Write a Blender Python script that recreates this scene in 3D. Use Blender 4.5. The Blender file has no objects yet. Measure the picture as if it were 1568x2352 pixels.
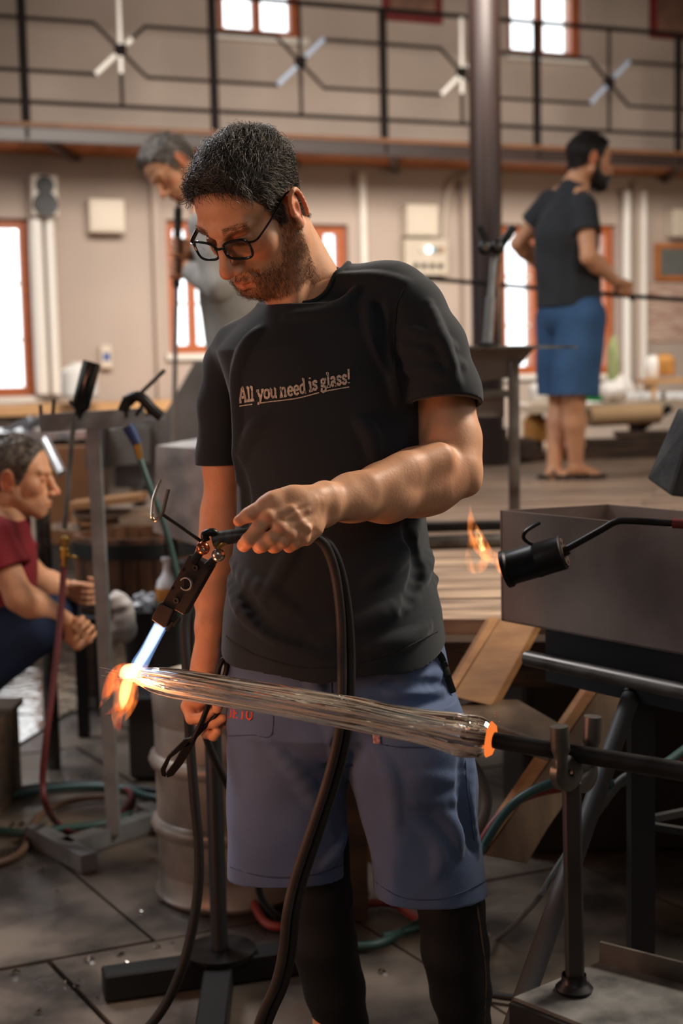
import bpy, math, random
import numpy as np, openvdb
rnd = random.Random(7)
sc = bpy.context.scene
COL = sc.collection
# ------------------------------------------------------------------ camera
F = 3200.0; CZ = 1.34
PITCH = math.atan(326/3200); ROLL = -.022
def Rx(a): c, s = math.cos(a), math.sin(a); return np.array([[1,0,0],[0,c,-s],[0,s,c]])
def Ry(a): c, s = math.cos(a), math.sin(a); return np.array([[c,0,s],[0,1,0],[-s,0,c]])
def Rz(a): c, s = math.cos(a), math.sin(a); return np.array([[c,-s,0],[s,c,0],[0,0,1]])
RC = Rx(math.pi/2-PITCH) @ Rz(ROLL)
CC = np.array([0,0,CZ])
cd = bpy.data.cameras.new('camera'); cam = bpy.data.objects.new('camera', cd); COL.objects.link(cam)
cam.location = CC; cam.rotation_euler = (math.pi/2-PITCH, 0, 0)
from mathutils import Matrix, Vector
cam.matrix_world = Matrix.Translation(Vector(CC)) @ Matrix(RC.tolist()).to_4x4()
cd.sensor_fit = 'HORIZONTAL'; cd.sensor_width = 24.0; cd.lens = F/1568*24.0
cd.dof.use_dof = True; cd.dof.focus_distance = 2.13; cd.dof.aperture_fstop = 3.4
cd.clip_start = .05; cd.clip_end = 200
sc.camera = cam
# ------------------------------------------------------------------ world, lights, exposure
sc.view_settings.view_transform = 'Standard'; sc.view_settings.look = 'None'
sc.view_settings.exposure = 0.0; sc.view_settings.gamma = 1.0
sc.view_settings.use_curve_mapping = False
w = bpy.data.worlds.new('world'); sc.world = w; w.use_nodes = True
bg = w.node_tree.nodes['Background']; bg.inputs[0].default_value = (.93,.97,1,1); bg.inputs[1].default_value = 3.2
def area(name, loc, aim, size, power, col, sy=None, spread=180):
    l = bpy.data.lights.new(name, 'AREA'); l.shape = 'RECTANGLE'; l.size = size; l.size_y = sy or size
    l.energy = power; l.color = col; l.spread = math.radians(spread)
    o = bpy.data.objects.new(name, l); COL.objects.link(o); o.location = loc
    o.rotation_euler = (Vector(aim)-Vector(loc)).to_track_quat('-Z','Y').to_euler()
    return o
# area lights added out of view as key and fills, without fixtures
area('back_wall_fill', (1.0,7.4,4.0), (.6,12.,1.4), 5.0, 165, (1.0,.90,.80), 1.2, 85)  # added to brighten the lower back wall
area('gallery_fill', (4.6,9.6,1.9), (-1.0,12.0,3.0), .8, 28, (1.0,.78,.55))  # unseen light added to warm the gallery underside
area('key_light', (2.5,3.3,3.5), (0,2.3,1.15), 1.0, 170, (1.0,.88,.75))
area('left_fill', (-2.6,5.4,4.6), (-1.0,5.0,.4), 1.6, 150, (.95,.95,1.0))  # added to lift the dim left side
area('hall_fill', (-.9,-1.6,4.6), (0,2.5,.9), 2.2, 6, (.86,.94,1.0))
area('arm_red_fill', (-1.7,1.5,.85), (-.3,2.3,1.2), .35, 9, (1.0,.40,.22))  # unseen light added to redden the hanging arm
sc.cycles.max_bounces = 8; sc.cycles.transparent_max_bounces = 12; sc.cycles.transmission_bounces = 10
sc.cycles.sample_clamp_indirect = 6; sc.cycles.caustics_refractive = False; sc.cycles.caustics_reflective = False
sc.cycles.volume_bounces = 0
# ------------------------------------------------------------------ pixel helpers (photo pixel + distance -> place)
def ray(x, y): return RC @ np.array([(x-784)/F, -(y-1176)/F, -1.])
def P(x, y, Y): d = ray(x, y); return CC+d*(Y/d[1])
def G(x, y, z=0.): d = ray(x, y); return CC+d*((z-CZ)/d[2])
def R_(n, Y): return n*Y/F
def pixel(q):
    v = (np.asarray(q)-CC) @ RC
    return np.stack([784+F*v[...,0]/-v[...,2], 1176-F*v[...,1]/-v[...,2]], -1)
def U(v): v = np.asarray(v, float); return v/np.linalg.norm(v)
# ------------------------------------------------------------------ materials
def lin(c):
    return tuple(((x/255)/12.92 if x/255 <= .04045 else ((x/255+.055)/1.055)**2.4) for x in c)+(1,)
_M = {}
def mat(name, rgb, rough=.6, metal=0., var=.25, scale=5., bump=0., bscale=60., rgb2=None, stretch=(1,1,1), spec=.5, trans=0., ior=1.45, emit=None, estr=0., tint=False, detail=5., lo=.35, hi=.65, sheen=0., sss=0., rvar=0.):
    if name in _M: return _M[name]
    m = bpy.data.materials.new(name); m.use_nodes = True; N = m.node_tree.nodes; L = m.node_tree.links
    b = N['Principled BSDF']; b.inputs['Roughness'].default_value = rough; b.inputs['Metallic'].default_value = metal
    b.inputs['Specular IOR Level'].default_value = spec; b.inputs['IOR'].default_value = ior
    if trans: b.inputs['Transmission Weight'].default_value = trans
    if sheen: b.inputs['Sheen Weight'].default_value = sheen; b.inputs['Sheen Roughness'].default_value = .4
    if sss: b.inputs['Subsurface Weight'].default_value = sss; b.inputs['Subsurface Radius'].default_value = (.012,.004,.002); b.inputs['Subsurface Scale'].default_value = 1.
    c1 = lin(rgb); c2 = lin(rgb2) if rgb2 else tuple(x*(1-var) for x in c1[:3])+(1,)
    tc = N.new('ShaderNodeTexCoord'); mp = N.new('ShaderNodeMapping'); mp.inputs['Scale'].default_value = stretch
    L.new(tc.outputs['Object'], mp.inputs[0])
    col = None
    if var or rgb2:
        nz = N.new('ShaderNodeTexNoise'); nz.inputs['Scale'].default_value = scale; nz.inputs['Detail'].default_value = detail
        rp = N.new('ShaderNodeValToRGB'); rp.color_ramp.elements[0].position = lo; rp.color_ramp.elements[1].position = hi
        rp.color_ramp.elements[0].color = c2; rp.color_ramp.elements[1].color = c1
        L.new(mp.outputs[0], nz.inputs[0]); L.new(nz.outputs['Fac'], rp.inputs[0]); col = rp.outputs[0]
        if rvar:
            mr = N.new('ShaderNodeMapRange'); mr.inputs['To Min'].default_value = max(0,rough-rvar); mr.inputs['To Max'].default_value = min(1,rough+rvar)
            mr.inputs['From Min'].default_value = .3; mr.inputs['From Max'].default_value = .7
            L.new(nz.outputs['Fac'], mr.inputs[0]); L.new(mr.outputs[0], b.inputs['Roughness'])
    if tint:
        at = N.new('ShaderNodeAttribute'); at.attribute_name = 'tint'
        mx = N.new('ShaderNodeMix'); mx.data_type = 'RGBA'; mx.blend_type = 'MULTIPLY'; mx.inputs[0].default_value = 1
        if col: L.new(col, mx.inputs[6])
        else: mx.inputs[6].default_value = c1
        L.new(at.outputs['Color'], mx.inputs[7]); col = mx.outputs[2]
    if col: L.new(col, b.inputs['Base Color'])
    else: b.inputs['Base Color'].default_value = c1
    if bump:
        n2 = N.new('ShaderNodeTexNoise'); n2.inputs['Scale'].default_value = bscale; n2.inputs['Detail'].default_value = 4
        bp = N.new('ShaderNodeBump'); bp.inputs['Strength'].default_value = min(1,bump); bp.inputs['Distance'].default_value = .004
        L.new(mp.outputs[0], n2.inputs[0]); L.new(n2.outputs['Fac'], bp.inputs['Height']); L.new(bp.outputs[0], b.inputs['Normal'])
    if emit: b.inputs['Emission Color'].default_value = lin(emit); b.inputs['Emission Strength'].default_value = estr
    _M[name] = m; return m
# ------------------------------------------------------------------ objects
def tag(o, label=None, cat=None, group=None, kind=None):
    if label: o['label'] = label
    if cat: o['category'] = cat
    if group: o['group'] = group
    if kind: o['kind'] = kind
    return o
def thing(name, label, cat, loc=(0,0,0), group=None):
    o = bpy.data.objects.new(name, None); COL.objects.link(o); o.location = [float(v) for v in loc]
    o.empty_display_size = .05
    o['_o'] = [float(v) for v in loc]
    return tag(o, label, cat, group)
def link_mesh(name, V, Fc, m, parent=None, smooth=False, org=None, label=None, kind=None, attr=None):
    V = np.asarray(V, float).reshape(-1,3)
    if parent is not None: org = np.array(parent['_o'])
    elif org is None:
        lo, hi = V.min(0), V.max(0); org = np.array([(lo[0]+hi[0])/2, (lo[1]+hi[1])/2, lo[2]])
    me = bpy.data.meshes.new(name)
    W = V-org
    if isinstance(Fc, np.ndarray) and Fc.ndim == 2:
        n, k = Fc.shape
        me.vertices.add(len(W)); me.vertices.foreach_set('co', W.astype(np.float32).ravel())
        me.loops.add(n*k); me.loops.foreach_set('vertex_index', Fc.astype(np.int32).ravel())
        me.polygons.add(n); me.polygons.foreach_set('loop_start', np.arange(0,n*k,k,dtype=np.int32)); me.polygons.foreach_set('loop_total', np.full(n,k,np.int32))
        me.update(calc_edges=True); me.validate()
    else:
        me.from_pydata(W.tolist(), [], [list(f) for f in Fc]); me.update()
    if smooth: me.polygons.foreach_set('use_smooth', [True]*len(me.polygons))
    if attr is not None and len(attr) == len(me.vertices):
        a = me.color_attributes.new('tint', 'FLOAT_COLOR', 'POINT')
        a.data.foreach_set('color', np.concatenate([attr, np.ones((len(attr),1))],1).astype(np.float32).ravel())
    me.materials.append(m)
    o = bpy.data.objects.new(name, me); COL.objects.link(o)
    if parent is not None:
        o.parent = parent
        if parent.type == 'MESH': o.location = (0,0,0)
    else: o.location = org
    o['_o'] = [float(v) for v in org]
    if label: o['label'] = label
    if kind: o['kind'] = kind
    return o
class MB:
    def __init__(s): s.v = []; s.f = []
    def add(s, V, Fc):
        n = len(s.v); s.v += [tuple(map(float, p)) for p in V]; s.f += [tuple(i+n for i in f) for f in Fc]; return s
    def hexa(s, q, bev=0.):   # 8 corners: bottom 4, top 4
        return s.add(q, [(3,2,1,0),(4,5,6,7),(0,1,5,4),(1,2,6,5),(2,3,7,6),(3,0,4,7)])
    def box(s, c, size, R=None, bev=0.):
        c = np.asarray(c, float); h = np.asarray(size, float)/2
        if bev <= 0:
            q = np.array([[-1,-1,-1],[1,-1,-1],[1,1,-1],[-1,1,-1],[-1,-1,1],[1,-1,1],[1,1,1],[-1,1,1]])*h
            if R is not None: q = q @ np.asarray(R).T
            return s.hexa(q+c)
        # bevelled box : 24 verts
        V = []; idx = {}
        for sx in (-1,1):
            for sy in (-1,1):
                for sz in (-1,1):
                    sg = np.array([sx,sy,sz])
                    for a in range(3):
                        p = sg*(h-bev); p[a] = sg[a]*h[a]; idx[(sx,sy,sz,a)] = len(V); V.append(p)
        Fc = []
        for a in range(3):
            b_, c_ = (a+1)%3, (a+2)%3
            for sa in (-1,1):
                L = []
                for sb, s2 in ((-1,-1),(1,-1),(1,1),(-1,1)):
                    k = [0,0,0]; k[a] = sa; k[b_] = sb; k[c_] = s2; L.append(idx[(k[0],k[1],k[2],a)])
                Fc.append(L if sa > 0 else L[::-1])
            for sb in (-1,1):
                for s2 in (-1,1):
                    L = []
                    for sa, ax in ((-1,b_),(1,b_),(1,c_),(-1,c_)):
                        k = [0,0,0]; k[a] = sa; k[b_] = sb; k[c_] = s2; L.append(idx[(k[0],k[1],k[2],ax)])
                    Fc.append(L if sb*s2 < 0 else L[::-1])
        for sx in (-1,1):
            for sy in (-1,1):
                for sz in (-1,1):
                    L = [idx[(sx,sy,sz,a)] for a in range(3)]
                    Fc.append(L if sx*sy*sz > 0 else L[::-1])
        V = np.array(V)
        if R is not None: V = V @ np.asarray(R).T
        return s.add(V+c, Fc)
    def bar(s, a, b, w, h, up=(0,0,1), bev=0.):
        a, b = np.asarray(a,float), np.asarray(b,float); d = b-a; L = np.linalg.norm(d); z = d/L
        x = np.cross(up, z)
        if np.linalg.norm(x) < 1e-4: x = np.array([1.,0,0])
        x = U(x); y = np.cross(z, x)
        return s.box((a+b)/2, (w,h,L), np.stack([x,y,z],1), bev)
    def tube(s, pts, r, n=10, cap=True, flat=1.0):
        pts = np.asarray(pts, float); m = len(pts); r = np.full(m, r) if np.isscalar(r) else np.asarray(r)
        t = np.gradient(pts, axis=0); t /= np.linalg.norm(t,axis=1)[:,None]+1e-12
        x = np.cross(t[0], [0,0,1.]);
        if np.linalg.norm(x) < 1e-3: x = np.cross(t[0], [0,1.,0])
        x = U(x); V = []
        for i in range(m):
            x = U(x-t[i]*np.dot(x,t[i])); y = np.cross(t[i], x)
            for j in range(n):
                a = 2*math.pi*j/n; V.append(pts[i]+r[i]*(x*math.cos(a)+y*math.sin(a)*flat))
        Fc = [(i*n+j, i*n+(j+1)%n, (i+1)*n+(j+1)%n, (i+1)*n+j) for i in range(m-1) for j in range(n)]
        if cap: Fc += [tuple(range(n))[::-1], tuple((m-1)*n+j for j in range(n))]
        return s.add(V, Fc)
    def cyl(s, a, b, r, r2=None, n=16):
        return s.tube([a,b], [r, r if r2 is None else r2], n)
    def lathe(s, prof, o, ax=(0,0,1), n=24, a0=0, a1=None):   # prof: (r, h)
        z = U(ax); x = np.cross(z, [0,0,1.])
        if np.linalg.norm(x) < 1e-3: x = np.array([1.,0,0])
        x = U(x); y = np.cross(z, x); o = np.asarray(o,float); V = []
        full = a1 is None; a1 = 2*math.pi if full else a1; nn = n if full else n+1
        for r, h in prof:
            for j in range(nn):
                a = a0+(a1-a0)*j/n; V.append(o+z*h+r*(x*math.cos(a)+y*math.sin(a)))
        Fc = []
        for i in range(len(prof)-1):
            for j in range(n):
                k = (j+1)%nn; Fc.append((i*nn+j, i*nn+k, (i+1)*nn+k, (i+1)*nn+j))
        return s.add(V, Fc)
    def ball(s, c, r, n=14, sq=(1,1,1)):
        V = [];c = np.asarray(c,float); m = n//2
        for i in range(m+1):
            for j in range(n):
                a, b = math.pi*i/m, 2*math.pi*j/n
                V.append(c+r*np.array([math.sin(a)*math.cos(b)*sq[0], math.sin(a)*math.sin(b)*sq[1], math.cos(a)*sq[2]]))
        return s.add(V, [(i*n+j,(i+1)*n+j,(i+1)*n+(j+1)%n,i*n+(j+1)%n) for i in range(m) for j in range(n)])
    def prism(s, poly, ext):   # poly list of 3D points, ext vector
        poly = [np.asarray(p,float) for p in poly]; n = len(poly); e = np.asarray(ext,float)
        return s.add(poly+[p+e for p in poly], [tuple(range(n))[::-1], tuple(range(n,2*n))]+[(i,(i+1)%n,n+(i+1)%n,n+i) for i in range(n)])
    def build(s, name, m, parent=None, smooth=False, label=None, kind=None, bevel=0., **k):
        o = link_mesh(name, s.v, s.f, m, parent, smooth, label=label, kind=kind, **k)
        me = o.data
        import bmesh
        bm = bmesh.new(); bm.from_mesh(me); bmesh.ops.remove_doubles(bm, verts=bm.verts, dist=1e-6); bmesh.ops.recalc_face_normals(bm, faces=bm.faces)
        if smooth:
            for e in bm.edges:
                if len(e.link_faces) == 2 and e.calc_face_angle(0) > .7: e.smooth = False
        bm.to_mesh(me); bm.free()
        if bevel:
            md = o.modifiers.new('bev','BEVEL'); md.width = bevel; md.segments = 2; md.limit_method = 'ANGLE'
        return o
def spline(pts, n=8):
    p = np.asarray(pts, float); p = np.vstack([2*p[0]-p[1], p, 2*p[-1]-p[-2]]); out = []
    for i in range(1, len(p)-2):
        for k in range(n):
            t = k/n; out.append(.5*((2*p[i])+(-p[i-1]+p[i+1])*t+(2*p[i-1]-5*p[i]+4*p[i+1]-p[i+2])*t*t+(-p[i-1]+3*p[i]-3*p[i+1]+p[i+2])*t**3))
    out.append(p[-2]); return np.array(out)
def PS(L, n=8): return spline([P(*q) for q in L], n)
# ------------------------------------------------------------------ distance-field modelling
class Fld:
    def __init__(s, lo, hi, h):
        s.lo = np.asarray(lo, float); s.h = h; n = np.ceil((np.asarray(hi,float)-s.lo)/h).astype(int)+1
        s.n = n; s.a = np.full(n, .08, np.float32)
        s.ax = [s.lo[i]+h*np.arange(n[i]) for i in range(3)]; s.mg = .03
    def sub(s, lo, hi, m):
        i0 = np.clip(np.floor((np.asarray(lo)-m-s.lo)/s.h).astype(int), 0, s.n); i1 = np.clip(np.ceil((np.asarray(hi)+m-s.lo)/s.h).astype(int)+1, 0, s.n)
        if (i1 <= i0).any(): return None
        sl = tuple(slice(a,b) for a,b in zip(i0,i1))
        return sl, s.ax[0][sl[0]].astype(np.float32)[:,None,None], s.ax[1][sl[1]].astype(np.float32)[None,:,None], s.ax[2][sl[2]].astype(np.float32)[None,None,:]
    def comb(s, sl, d, k, op):
        a = s.a[sl]
        if op == 'u': b = d
        else: a, b = -a, d        # subtract: max(a,-d) = -min(-a,d)
        if k > 0:
            h = np.clip(.5+.5*(a-b)/k, 0, 1); r = a+(b-a)*h-k*h*(1-h)
        else: r = np.minimum(a, b)
        s.a[sl] = r if op == 'u' else -r
    def cone(s, a, b, ra, rb=None, k=.01, op='u', fl=None):
        rb = ra if rb is None else rb; a = np.asarray(a,float); b = np.asarray(b,float)
        q = s.sub(np.minimum(a-ra,b-rb), np.maximum(a+ra,b+rb), max(k*1.2, s.mg if op=='u' else 0.002)+s.h)
        if q is None: return s
        sl, X, Y, Z = q; ba = b-a; L = max(1e-12, float(ba@ba))
        t = np.clip(((X-a[0])*ba[0]+(Y-a[1])*ba[1]+(Z-a[2])*ba[2])/L, 0, 1)
        dx = X-a[0]-t*ba[0]; dy = Y-a[1]-t*ba[1]; dz = Z-a[2]-t*ba[2]
        if fl is not None:   # fl=(direction, factor): thinner along direction
            n = U(fl[0]); e = dx*n[0]+dy*n[1]+dz*n[2]; g = 1/fl[1]-1
            dx = dx+g*e*n[0]; dy = dy+g*e*n[1]; dz = dz+g*e*n[2]
        d = np.sqrt(dx*dx+dy*dy+dz*dz)-(ra+(rb-ra)*t)
        s.comb(sl, d, k, op); return s
    def chain(s, pts, k=.01, op='u', fl=None):   # pts: (point, radius)
        for (a,ra),(b,rb) in zip(pts[:-1], pts[1:]): s.cone(a, b, ra, rb, k, op, fl)
        return s
    def ell(s, c, r, R=None, k=.01, op='u'):
        c = np.asarray(c,float); r = np.asarray(r,float)
        e = r if R is None else np.full(3, r.max())
        q = s.sub(c-e, c+e, max(k*1.2, s.mg if op=='u' else 0.002)+s.h)
        if q is None: return s
        sl, X, Y, Z = q; X = X-c[0]; Y = Y-c[1]; Z = Z-c[2]
        if R is not None:
            R = np.asarray(R); X, Y, Z = X*R[0,0]+Y*R[1,0]+Z*R[2,0], X*R[0,1]+Y*R[1,1]+Z*R[2,1], X*R[0,2]+Y*R[1,2]+Z*R[2,2]
        k0 = np.sqrt((X/r[0])**2+(Y/r[1])**2+(Z/r[2])**2); k1 = np.sqrt((X/r[0]**2)**2+(Y/r[1]**2)**2+(Z/r[2]**2)**2)+1e-9
        s.comb(sl, k0*(k0-1)/k1, k, op); return s
    def loft(s, rows, k=.01, op='u', e=2.0):   # rows (z,cx,cy,rx,ry,yaw) high to low or low to high
        rows = sorted(rows, key=lambda q: q[0]); A = np.array([tuple(q)+(0,)*(6-len(q)) for q in rows], float)
        z0, z1 = A[0,0], A[-1,0]; m = A[:,3:5].max()
        q = s.sub((A[:,1].min()-m, A[:,2].min()-m, z0), (A[:,1].max()+m, A[:,2].max()+m, z1), max(k*1.2, s.mg)+s.h)
        if q is None: return s
        sl, X, Y, Z = q; zz = Z.ravel(); g = lambda j: np.interp(zz, A[:,0], A[:,j])[None,None,:].astype(np.float32)
        cx, cy, rx, ry, yw = g(1), g(2), g(3), g(4), g(5)
        c, sn = np.cos(yw), np.sin(yw); dx = X-cx; dy = Y-cy
        u = np.abs(dx*c+dy*sn)/rx; v = np.abs(-dx*sn+dy*c)/ry
        k0 = (u**e+v**e)**(1/e); g1 = np.sqrt((u/rx)**2+(v/ry)**2)/np.maximum(np.sqrt(u*u+v*v),1e-5)
        d = (k0-1)/np.maximum(g1,1e-4)
        dz = np.maximum(z0-Z, Z-z1); d = np.where(dz > 0, np.sqrt(np.maximum(d,0)**2+dz*dz)+np.minimum(d,0)*0, np.maximum(d, dz))
        s.comb(sl, d.astype(np.float32), k, op); return s
    def cut(s, p, n, k=0.):   # remove the side n points to
        n = U(n); p = np.asarray(p,float)
        d = (s.ax[0][:,None,None]-p[0])*n[0]+(s.ax[1][None,:,None]-p[1])*n[1]+(s.ax[2][None,None,:]-p[2])*n[2]
        s.a = np.maximum(s.a, d.astype(np.float32)); return s
    def at(s, q):
        i = np.clip(np.round((np.asarray(q)-s.lo)/s.h).astype(int), 0, s.n-1); return s.a[i[...,0],i[...,1],i[...,2]]
    def hit(s, x, y, Y0=1.7, Y1=2.7):
        d = ray(x,y); Ys = np.arange(Y0, Y1, .001); q = CC+d[None]*(Ys/d[1])[:,None]
        inside = ((q > s.lo) & (q < s.lo+(s.n-1)*s.h)).all(1)
        v = np.where(inside, s.at(q), 1); i = np.argmax(v < 0)
        return q[i] if v[i] < 0 else None
    def folds(s, L, r=.006, out=.002, k=.01, op='u'):
        h = [(s.hit(x,y)) for x,y in L]; pts = []
        for q in h:
            if q is None: continue
            d = U(q-CC); pts.append(q+d*(r-out) if op == 'u' else q-d*(r-out))
        if len(pts) > 1:
            pts = spline(pts, 4); n = len(pts)
            rr = [r*(.45+.55*math.sin(math.pi*i/(n-1))) for i in range(n)]
            s.chain([(q-U(q-CC)*0+U(q-CC)*(0), a) for q,a in zip(pts,rr)], k, op)
        return s
    def noise(s, amp, f, seed=0):
        r = np.random.RandomState(seed); X, Y, Z = s.ax[0][:,None,None], s.ax[1][None,:,None], s.ax[2][None,None,:]
        t = 0
        for i in range(4):
            k = r.randn(3); k = k/np.linalg.norm(k)*f*(.6+.8*r.rand()); ph = r.rand()*6.28
            t = t+np.sin(X*k[0]+Y*k[1]+Z*k[2]+ph)
        s.a = s.a+(amp*t/2).astype(np.float32); return s
    def mesh(s, R=None, o=None, sc_=1.):
        g = openvdb.FloatGrid(background=.02); g.copyFromArray(np.clip(s.a,-.02,.02).astype(np.float32))
        p, q = g.convertToQuads(0.0)[:2]
        p = np.asarray(p, float)*s.h+s.lo; q = np.asarray(q)
        if R is not None: p = p*sc_ @ np.asarray(R).T+np.asarray(o)
        return p, q
def join(L):
    V = []; Q = []; n = 0
    for p, q in L: V.append(p); Q.append(q+n); n += len(p)
    return np.vstack(V), np.vstack(Q)
# ------------------------------------------------------------------ the setting
m_wall = mat('plaster_wall', (176,160,148), .85, var=.1, scale=1.2, bump=.15, bscale=25)
m_concrete = mat('concrete', (112,100,88), .42, var=.45, scale=4, rgb2=(62,58,54), bump=.5, bscale=30, rvar=.22, detail=9, lo=.38, hi=.6)
m_orange = mat('orange_wood', (176,92,44), .45, var=.25, scale=6, stretch=(1,1,6))
m_deckwood = mat('deck_wood', (188,112,54), .6, var=.4, scale=5)
m_steel_brown = mat('brown_painted_steel', (50,37,33), .36, var=.2, scale=3)
m_white = mat('white_paint', (225,218,208), .5, var=.05)
WU = np.array([.927,.375,0]); WU = U(WU); WN = np.array([-WU[1], WU[0], 0]); W0 = np.array([-1.07,12.0,0])
def WP(t, z, d=0.): return W0+WU*t+np.array([0,0,z])-WN*d       # d metres out of the wall into the room
def onw(x, y, d=0.):                                              # pixel -> (t, z) on the wall plane
    r = ray(x,y); o = W0-WN*d; k = np.dot(o-CC, WN)/np.dot(r, WN); q = CC+r*k
    return float(np.dot(q-W0, WU)), float(q[2])
def rect(x0, y0, x1, y1, d=0.):
    a = onw(x0, (y0+y1)/2, d)[0]; b = onw(x1, (y0+y1)/2, d)[0]; c = onw((x0+x1)/2, y1, d)[1]; e = onw((x0+x1)/2, y0, d)[1]
    return a, b, c, e
TL, TR, ZT = -6.6, 9.0, 7.0
wins = [rect(-120,500,76,912), rect(386,505,506,812), rect(690,515,802,800), rect(1080,515,1248,860), rect(1290,515,1416,860),
        rect(497,-210,690,84), rect(1166,-170,1338,132), rect(-330,-230,-200,70)]
m = MB(); ts = sorted({TL,TR}|{q for w_ in wins for q in w_[:2]}); zs = sorted({-.2,ZT}|{q for w_ in wins for q in w_[2:]})
for a, b in zip(ts, ts[1:]):
    for c, e in zip(zs, zs[1:]):
        mt, mz = (a+b)/2, (c+e)/2
        if any(w_[0] < mt < w_[1] and w_[2] < mz < w_[3] for w_ in wins): continue
        V = [WP(t,z,d) for d in (0,-.35) for t,z in ((a,c),(b,c),(b,e),(a,e))]
        m.add(V, [(0,1,2,3),(7,6,5,4),(0,4,5,1),(1,5,6,2),(2,6,7,3),(3,7,4,0)])
wall = m.build('wall_back', m_wall, kind='structure', label='pale plaster back wall pierced by orange framed windows')
def struct(name, q, mm, label=None):
    m = MB(); m.hexa(q); return m.build(name, mm, kind='structure', label=label)
PL, PR = WP(TL,0), WP(TR,0)
def slabwall(name, a, b, th=.2):
    a, b = np.array(a,float), np.array(b,float); n = U(np.cross(b-a,[0,0,1]))*th; up = np.array([0,0,ZT])
    struct(name, [a,b,b+n,a+n,a+up,b+up,b+n+up,a+n+up], m_wall)
FR, FL = (PR[0],-3.,0), (PL[0],-3.,0)
def slabwin(name, a, b, L, th=.2):   # wall with openings (distance along, width, z0, z1)
    a, b = np.array(a,float), np.array(b,float); d = U(b-a); n = U(np.cross(b-a,[0,0,1]))*th; Ln = np.linalg.norm(b-a)
    ts = sorted({0,Ln}|{q for w_ in L for q in (w_[0],w_[0]+w_[1])}); zs = sorted({-.2,ZT}|{q for w_ in L for q in w_[2:]}); m = MB()
    for t0,t1 in zip(ts,ts[1:]):
        for z0,z1 in zip(zs,zs[1:]):
            if any(w_[0] < (t0+t1)/2 < w_[0]+w_[1] and w_[2] < (z0+z1)/2 < w_[3] for w_ in L): continue
            m.hexa([a+d*t+n*k+[0,0,z] for z in (z0,z1) for t,k in ((t0,0),(t1,0),(t1,1),(t0,1))])
    m.build(name, m_wall, kind='structure')
slabwin('wall_right', FR, PR, [(3.2,1.6,2.4,5.0),(7.0,1.6,2.4,5.0)]); slabwin('wall_left', PL, FL, [(4.0,1.4,1.2,3.2),(8.5,1.4,1.2,3.2)])  # openings in the unseen walls, added so sky brightens the glass
slabwin('wall_front', FL, FR, [(6.6,1.3,3.4,5.2)])
m_ceil = mat('ceiling_boards', (120,96,76), .8, var=.2)
up = np.array([0,0,ZT])
struct('ceiling', [np.array(FL)+up, np.array(FR)+up, PR+up, PL+up, np.array(FL)+up*1.02, np.array(FR)+up*1.02, PR+up*1.02, PL+up*1.02], m_ceil)
fl = struct('floor', [np.array(FL)-[0,0,.2], np.array(FR)-[0,0,.2], PR-[0,0,.2], PL-[0,0,.2], np.array(FL)-[0,0,.03], np.array(FR)-[0,0,.03], PR-[0,0,.03], PL-[0,0,.03]], mat('joint_dirt',(40,37,34),.8))
# concrete floor slabs, each its own piece
a1 = U(np.array([.60,-1.0,0])); a2 = U(np.array([1.,.42,0]))
S = .72
for i in range(-7, 9):
    for j in range(-6, 9):
        c = np.array([-.70,3.10,0])+a1*(i+.5)*.92+a2*(j+.5+(.35 if i%2 else 0))*S
        if not (-3.6 < c[0] < 3.6 and .3 < c[1] < 10): continue
        g = .006; h = rnd.uniform(-.004,.0)
        q = [c+a1*(sx*.46-sx*g)+a2*(sy*S/2-sy*g)+np.array([0,0,z]) for z in (-.03,h) for sx,sy in ((-1,-1),(1,-1),(1,1),(-1,1))]
        q[4:] = [p+np.array([0,0,rnd.uniform(-.002,0)]) for p in q[4:]]
        MB().hexa(q).build('floor_slab', m_concrete, fl)
# windows : frame, bars, pane
m_glass = bpy.data.materials.new('window_glass'); m_glass.use_nodes = True
N = m_glass.node_tree.nodes; L = m_glass.node_tree.links; N.remove(N['Principled BSDF'])
tb = N.new('ShaderNodeBsdfTransparent'); gb = N.new('ShaderNodeBsdfGlossy'); gb.inputs['Roughness'].default_value = .05
mx = N.new('ShaderNodeMixShader'); mx.inputs[0].default_value = .06; L.new(tb.outputs[0], mx.inputs[1]); L.new(gb.outputs[0], mx.inputs[2]); L.new(mx.outputs[0], N['Material Output'].inputs[0])
def wbox(m, t0, t1, z0, z1, d0, d1):
    q = [WP(t,z,d) for z in (z0,z1) for t,d in ((t0,d0),(t1,d0),(t1,d1),(t0,d1))]
    m.hexa(q)
bars = [((),(.32,.64)), ((.5,),(.38,)), ((.5,),(.4,)), ((.5,),(.33,.66)), ((),(.45,)), ((.5,),(.5,)), ((.48,),(.5,)), ((.5,),(.5,))]
for i, ((a,b,c,e),(vb,hb)) in enumerate(zip(wins, bars)):
    o = thing('window_%d'%(i+1), None, None, WP((a+b)/2, c, -.1)); o['kind'] = 'structure'
    fw = .075
    m = MB()
    for q in ((a,a+fw,c,e),(b-fw,b,c,e),(a+fw,b-fw,c,c+fw),(a+fw,b-fw,e-fw,e)): wbox(m,*q,-.16,-.08)
    m.build('window_frame', m_orange, o)
    for v in vb:
        t = a+(b-a)*v; m = MB(); wbox(m, t-.035,t+.035,c+fw,e-fw,-.155,-.085); m.build('window_bar', m_orange, o)
    for v in hb:
        z = c+(e-c)*v; m = MB(); wbox(m, a+fw,b-fw,z-.012,z+.012,-.14,-.10); m.build('window_bar', m_white, o)
    m = MB(); wbox(m, a+fw,b-fw,c+fw,e-fw,-.125,-.120); m.build('pane', m_glass, o)
    m = MB(); wbox(m, a-.04,b+.04,c-.05,c-.002,-.05,.06); m.build('window_sill', m_white, o)
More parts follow.
